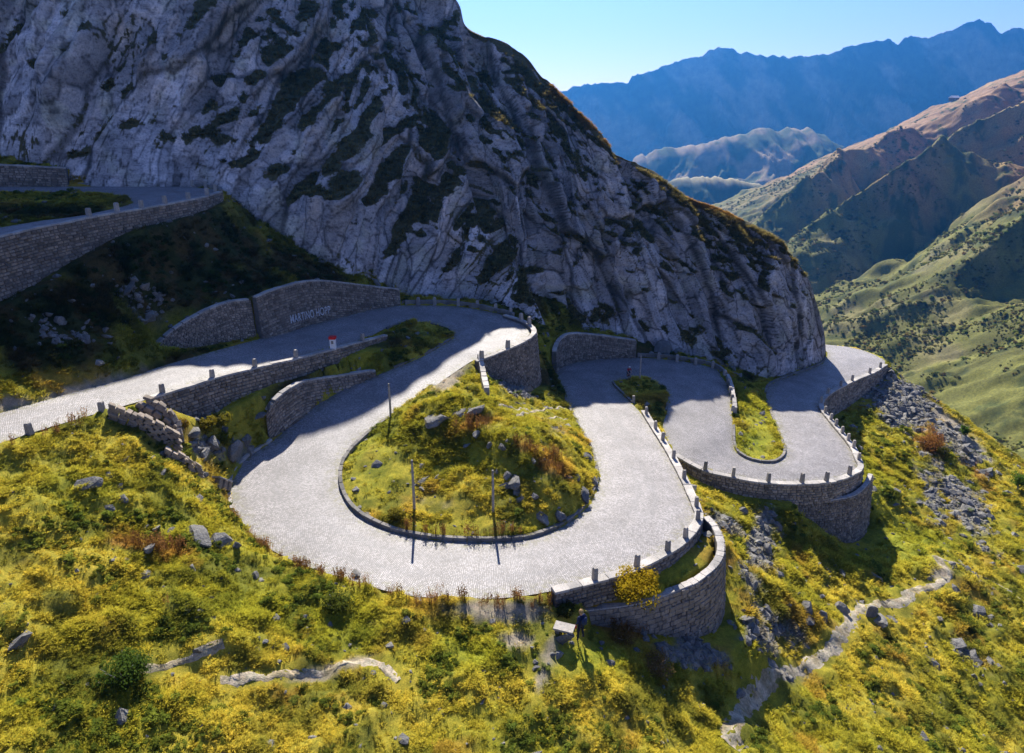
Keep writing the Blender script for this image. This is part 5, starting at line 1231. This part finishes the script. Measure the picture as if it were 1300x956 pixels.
def walker():
    J = dict(pelvis=(0, 0, .95), waist=(0, .01, 1.08), chest=(0, .02, 1.30), neck=(0, .02, 1.48), head0=(0, .04, 1.57), head1=(0, .05, 1.68), crown=(0, .035, 1.74), nose=(0, .155, 1.635),
      shl=(-.19, .01, 1.42), ell=(-.27, -.01, 1.14), wrl=(-.22, .14, .93), shr=(.19, .01, 1.42), elr=(.33, -.06, 1.17), wrr=(.19, .14, 1.05),
      hl=(-.10, 0, .90), kl=(-.15, .04, .50), al=(-.20, .0, .09), tl=(-.24, .16, .04), hr=(.10, 0, .90), kr=(.13, .03, .50), ar=(.17, -.03, .09), tr=(.21, .13, .04))
    E = [('pelvis', 'waist'), ('waist', 'chest'), ('chest', 'neck'), ('neck', 'head0'), ('head0', 'head1'), ('head1', 'crown'), ('head0', 'nose'), ('chest', 'shl'), ('shl', 'ell'), ('ell', 'wrl'), ('chest', 'shr'), ('shr', 'elr'), ('elr', 'wrr'),
         ('pelvis', 'hl'), ('hl', 'kl'), ('kl', 'al'), ('al', 'tl'), ('pelvis', 'hr'), ('hr', 'kr'), ('kr', 'ar'), ('ar', 'tr')]
    R = dict(pelvis=(.16, .12), waist=(.15, .11), chest=(.17, .13), neck=.06, head0=(.075, .085), head1=(.085, .10), crown=.055, nose=.016, shl=.075, ell=.052, wrl=.034, shr=.075, elr=.052, wrr=.034, hl=.10, kl=.068, al=.048, tl=.04, hr=.10, kr=.068, ar=.048, tr=.04)
    hand(J, E, R, 'wrl', 1, (.1, .25, -1), (0, 1, .25), 'L'); hand(J, E, R, 'wrr', -1, (-.5, .8, .2), (0, 0, 1), 'R')
    def paint(a, b, t):
        if b in ('tl', 'tr'): return 3
        if b in ('hl', 'kl', 'al', 'hr', 'kr', 'ar') : return 2
        if a in ('pelvis',) and t < .4: return 2
        if b in ('head0', 'head1', 'crown', 'nose') or b[0] in 'LR' and b not in (): return 0
        return 1
    p = on_ground(737, 813); p[2] += .06; root = empty('person', p, math.radians(38)); root.scale = (1.36,) * 3; tag(root, 'person in dark blue jacket and trousers standing on the grass by the bench', 'person')
    me = figure(J, E, R, paint); [me.materials.append(M[k]) for k in ('skin', 'navy', 'dark', 'shoe')]; obj('body', me, root)
    m = MB(); rr = random.Random(3)
    for k in range(150):         # hair: short overlapping locks over the skull
        d = Vector((rr.gauss(0, 1), rr.gauss(-.35, 1), rr.gauss(.5, .8))).normalized()
        if d.z < -.45 or (d.y > .55 and d.z < .45): continue
        c = Vector((0, .035, 1.665)) + Vector((d.x * .098, d.y * .112, d.z * .118)); t = d.cross(Vector((rr.uniform(-1, 1), rr.uniform(-1, 1), -1))).normalized(); b2 = d.cross(t)
        m.add([c - t * .03, c - b2 * .03 + d * .012, c + t * .03 + d * .02, c + b2 * .03 + d * .012], [(0, 1, 2, 3)])
    m.build('hair', M['hair'], root)
    for sx in (-.035, .035):
        m = MB(); m.tube([(sx, .125, 1.655), (sx, .143, 1.655)], [.012, .006], 6); m.build('eye', M['shoe'], root)
    m = MB(); m.tube([(-.025, .132, 1.59), (0, .142, 1.588), (.025, .132, 1.59)], .007, 5); m.build('mouth', M['red'], root)
    m = MB(); m.tube([(0, -.16, 1.08), (0, -.2, 1.12), (0, -.21, 1.28), (0, -.19, 1.42), (0, -.14, 1.46)], [.08, .13, .14, .12, .06], 10); o = m.build('rucksack', M['pack'], root, True); o.scale = (1.15, 1, 1)
    m = MB(); m.tube([(-.23, .17, .86), (-.24, .19, .74), (-.24, .19, .70)], [.05, .09, .03], 8)
    b_ = m.build('bag', M['red'], None); bp = Matrix.LocRotScale(root.location, root.rotation_euler, (1.36,) * 3); b_.matrix_world = bp; tag(b_, 'small red bag held in the left hand of the standing person', 'bag')
walker()
def cyclist():
    p = P(797.5, 480, 35.95); Z = math.radians(188)
    root = empty('bicycle', p, Z); root.scale = (1.12,) * 3; tag(root, 'bicycle ridden through the shaded second hairpin', 'bicycle')
    for y in (-.52, .52):
        ring = [(0, y + .33 * math.cos(a), .34 + .33 * math.sin(a)) for a in np.linspace(0, 2 * math.pi, 25)]
        m = MB(); m.tube(ring, .02, 6, False); w = m.build('wheel', M['tyre'], root)
        m = MB()
        for a in np.linspace(0, math.pi, 9)[:-1]: m.tube([(0, y + .32 * math.cos(a), .34 + .32 * math.sin(a)), (0, y - .32 * math.cos(a), .34 - .32 * math.sin(a))], .004, 4)
        m.build('spokes', M['kerb'], w)
    m = MB(); B_, S_, H_, RW, FW = (0, -.05, .28), (0, -.2, .85), (0, .38, .82), (0, -.52, .34), (0, .52, .34)
    for a, b in ((B_, S_), (B_, H_), (S_, H_), (S_, RW), (B_, RW), (H_, FW)): m.tube([a, b], .018, 8)
    m.build('frame', M['metal'], root)
    m = MB(); m.tube([(-.22, .5, .93), (-.2, .42, .95), (0, .38, .95), (.2, .42, .95), (.22, .5, .93)], .014, 6); m.build('handlebar', M['tyre'], root)
    m = MB(); m.box((0, -.22, .9), (.14, .26, .05), 0, .9); m.build('saddle', M['tyre'], root)
    m = MB(); m.tube([(-.14, -.05, .28), (.14, -.05, .28)], .02, 6); m.build('pedals', M['tyre'], root)
    J = dict(pelvis=(0, -.2, .98), chest=(0, .1, 1.28), neck=(0, .2, 1.38), head0=(0, .27, 1.44), head1=(0, .31, 1.53), crown=(0, .30, 1.58), nose=(0, .40, 1.48), shl=(-.18, .13, 1.31), ell=(-.25, .26, 1.12), wrl=(-.21, .42, .99), shr=(.18, .13, 1.31), elr=(.25, .26, 1.12), wrr=(.21, .42, .99),
      hl=(-.1, -.15, .93), kl=(-.12, .18, .72), al=(-.13, .0, .34), tl=(-.13, .13, .30), hr=(.1, -.15, .93), kr=(.12, .12, .6), ar=(.13, -.08, .24), tr=(.13, .05, .2))
    E = [('pelvis', 'chest'), ('chest', 'neck'), ('neck', 'head0'), ('head0', 'head1'), ('head1', 'crown'), ('head0', 'nose'), ('chest', 'shl'), ('shl', 'ell'), ('ell', 'wrl'), ('chest', 'shr'), ('shr', 'elr'), ('elr', 'wrr'), ('pelvis', 'hl'), ('hl', 'kl'), ('kl', 'al'), ('al', 'tl'), ('pelvis', 'hr'), ('hr', 'kr'), ('kr', 'ar'), ('ar', 'tr')]
    R = dict(pelvis=.14, chest=.15, neck=.055, head0=.075, head1=.085, crown=.05, nose=.015, shl=.065, ell=.045, wrl=.03, shr=.065, elr=.045, wrr=.03, hl=.09, kl=.06, al=.042, tl=.038, hr=.09, kr=.06, ar=.042, tr=.038)
    hand(J, E, R, 'wrl', 1, (0, 1, -.3), (0, .3, 1), 'L'); hand(J, E, R, 'wrr', -1, (0, 1, -.3), (0, .3, 1), 'R')
    def paint(a, b, t):
        if b in ('kl', 'hl', 'kr', 'hr'): return 2
        if b in ('tl', 'tr'): return 2
        if b in ('al', 'ar', 'wrl', 'wrr', 'head0', 'head1', 'crown', 'nose') or b[0] in 'LR': return 0
        return 1
    r2 = empty('person', p, Z); r2.scale = (1.12,) * 3; tag(r2, 'cyclist in a dark red jersey riding round the shaded second hairpin', 'person')
    me = figure(J, E, R, paint); [me.materials.append(M[k]) for k in ('skin', 'jersey', 'dark')]; obj('body', me, r2)
    m = MB(); m.tube([(0, .18, 1.55), (0, .24, 1.60), (0, .32, 1.63), (0, .41, 1.58)], [.05, .10, .105, .05], 10); m.build('helmet', M['helmet'], r2, True)
cyclist()
# the small hut high on the opposite valley side
ys = np.arange(600, 2000, 3.0); bb = (433 - 137.0) / FPX; xs = (1209 - 650.0) / FPX * ys / (CT + bb * ST); zs = ZC - ys * tang(137.0)
k = int(np.argmin(hill_z(xs, ys) * -1 + zs)); hz = float(hill_z(xs[k:k + 1], ys[k:k + 1])[0])
r = empty('hut', (xs[k], ys[k], hz - 1), .35); tag(r, 'tiny pale roofed hut on the skyline of the opposite valley side', 'hut')
m = MB(); m.box((0, 0, 4), (20, 10, 8)); m.build('wall', M['core'], r)
m = MB(); m.add([(-11.5, -6.5, 7.4), (11.5, -6.5, 7.4), (11.5, 6.5, 7.4), (-11.5, 6.5, 7.4), (-11.5, 0, 12.5), (11.5, 0, 12.5)], [(0, 1, 5, 4), (2, 3, 4, 5), (0, 4, 3), (1, 2, 5), (0, 3, 2, 1)]); m.build('roof', M['white'], r)
m = MB(); m.box((-3, -5.1, 3.6), (2.4, .3, 4)); m.build('door', M['pole'], r)

# ------------------------------------------------------------------ air
def haze():
    m = bpy.data.materials.new('haze'); m.use_nodes = True; t = m.node_tree
    t.nodes.remove(t.nodes['Principled BSDF'])
    v = t.nodes.new('ShaderNodeVolumePrincipled'); v.inputs['Density'].default_value = HAZE; v.inputs['Color'].default_value = (.06, .36, 1.0, 1); v.inputs['Anisotropy'].default_value = 0.55
    t.links.new(v.outputs[0], t.nodes['Material Output'].inputs['Volume'])
    b = MB(); zt = ZC + 900; zb = ZC - 990
    b.box((0, 2000, (zt + zb) / 2), (18400, 6400, zt - zb))
    o = b.build('haze', m); tag(o, 'thin blue mountain haze filling the valley', 'haze', kind='stuff')
HAZE = 0.85e-4
haze()
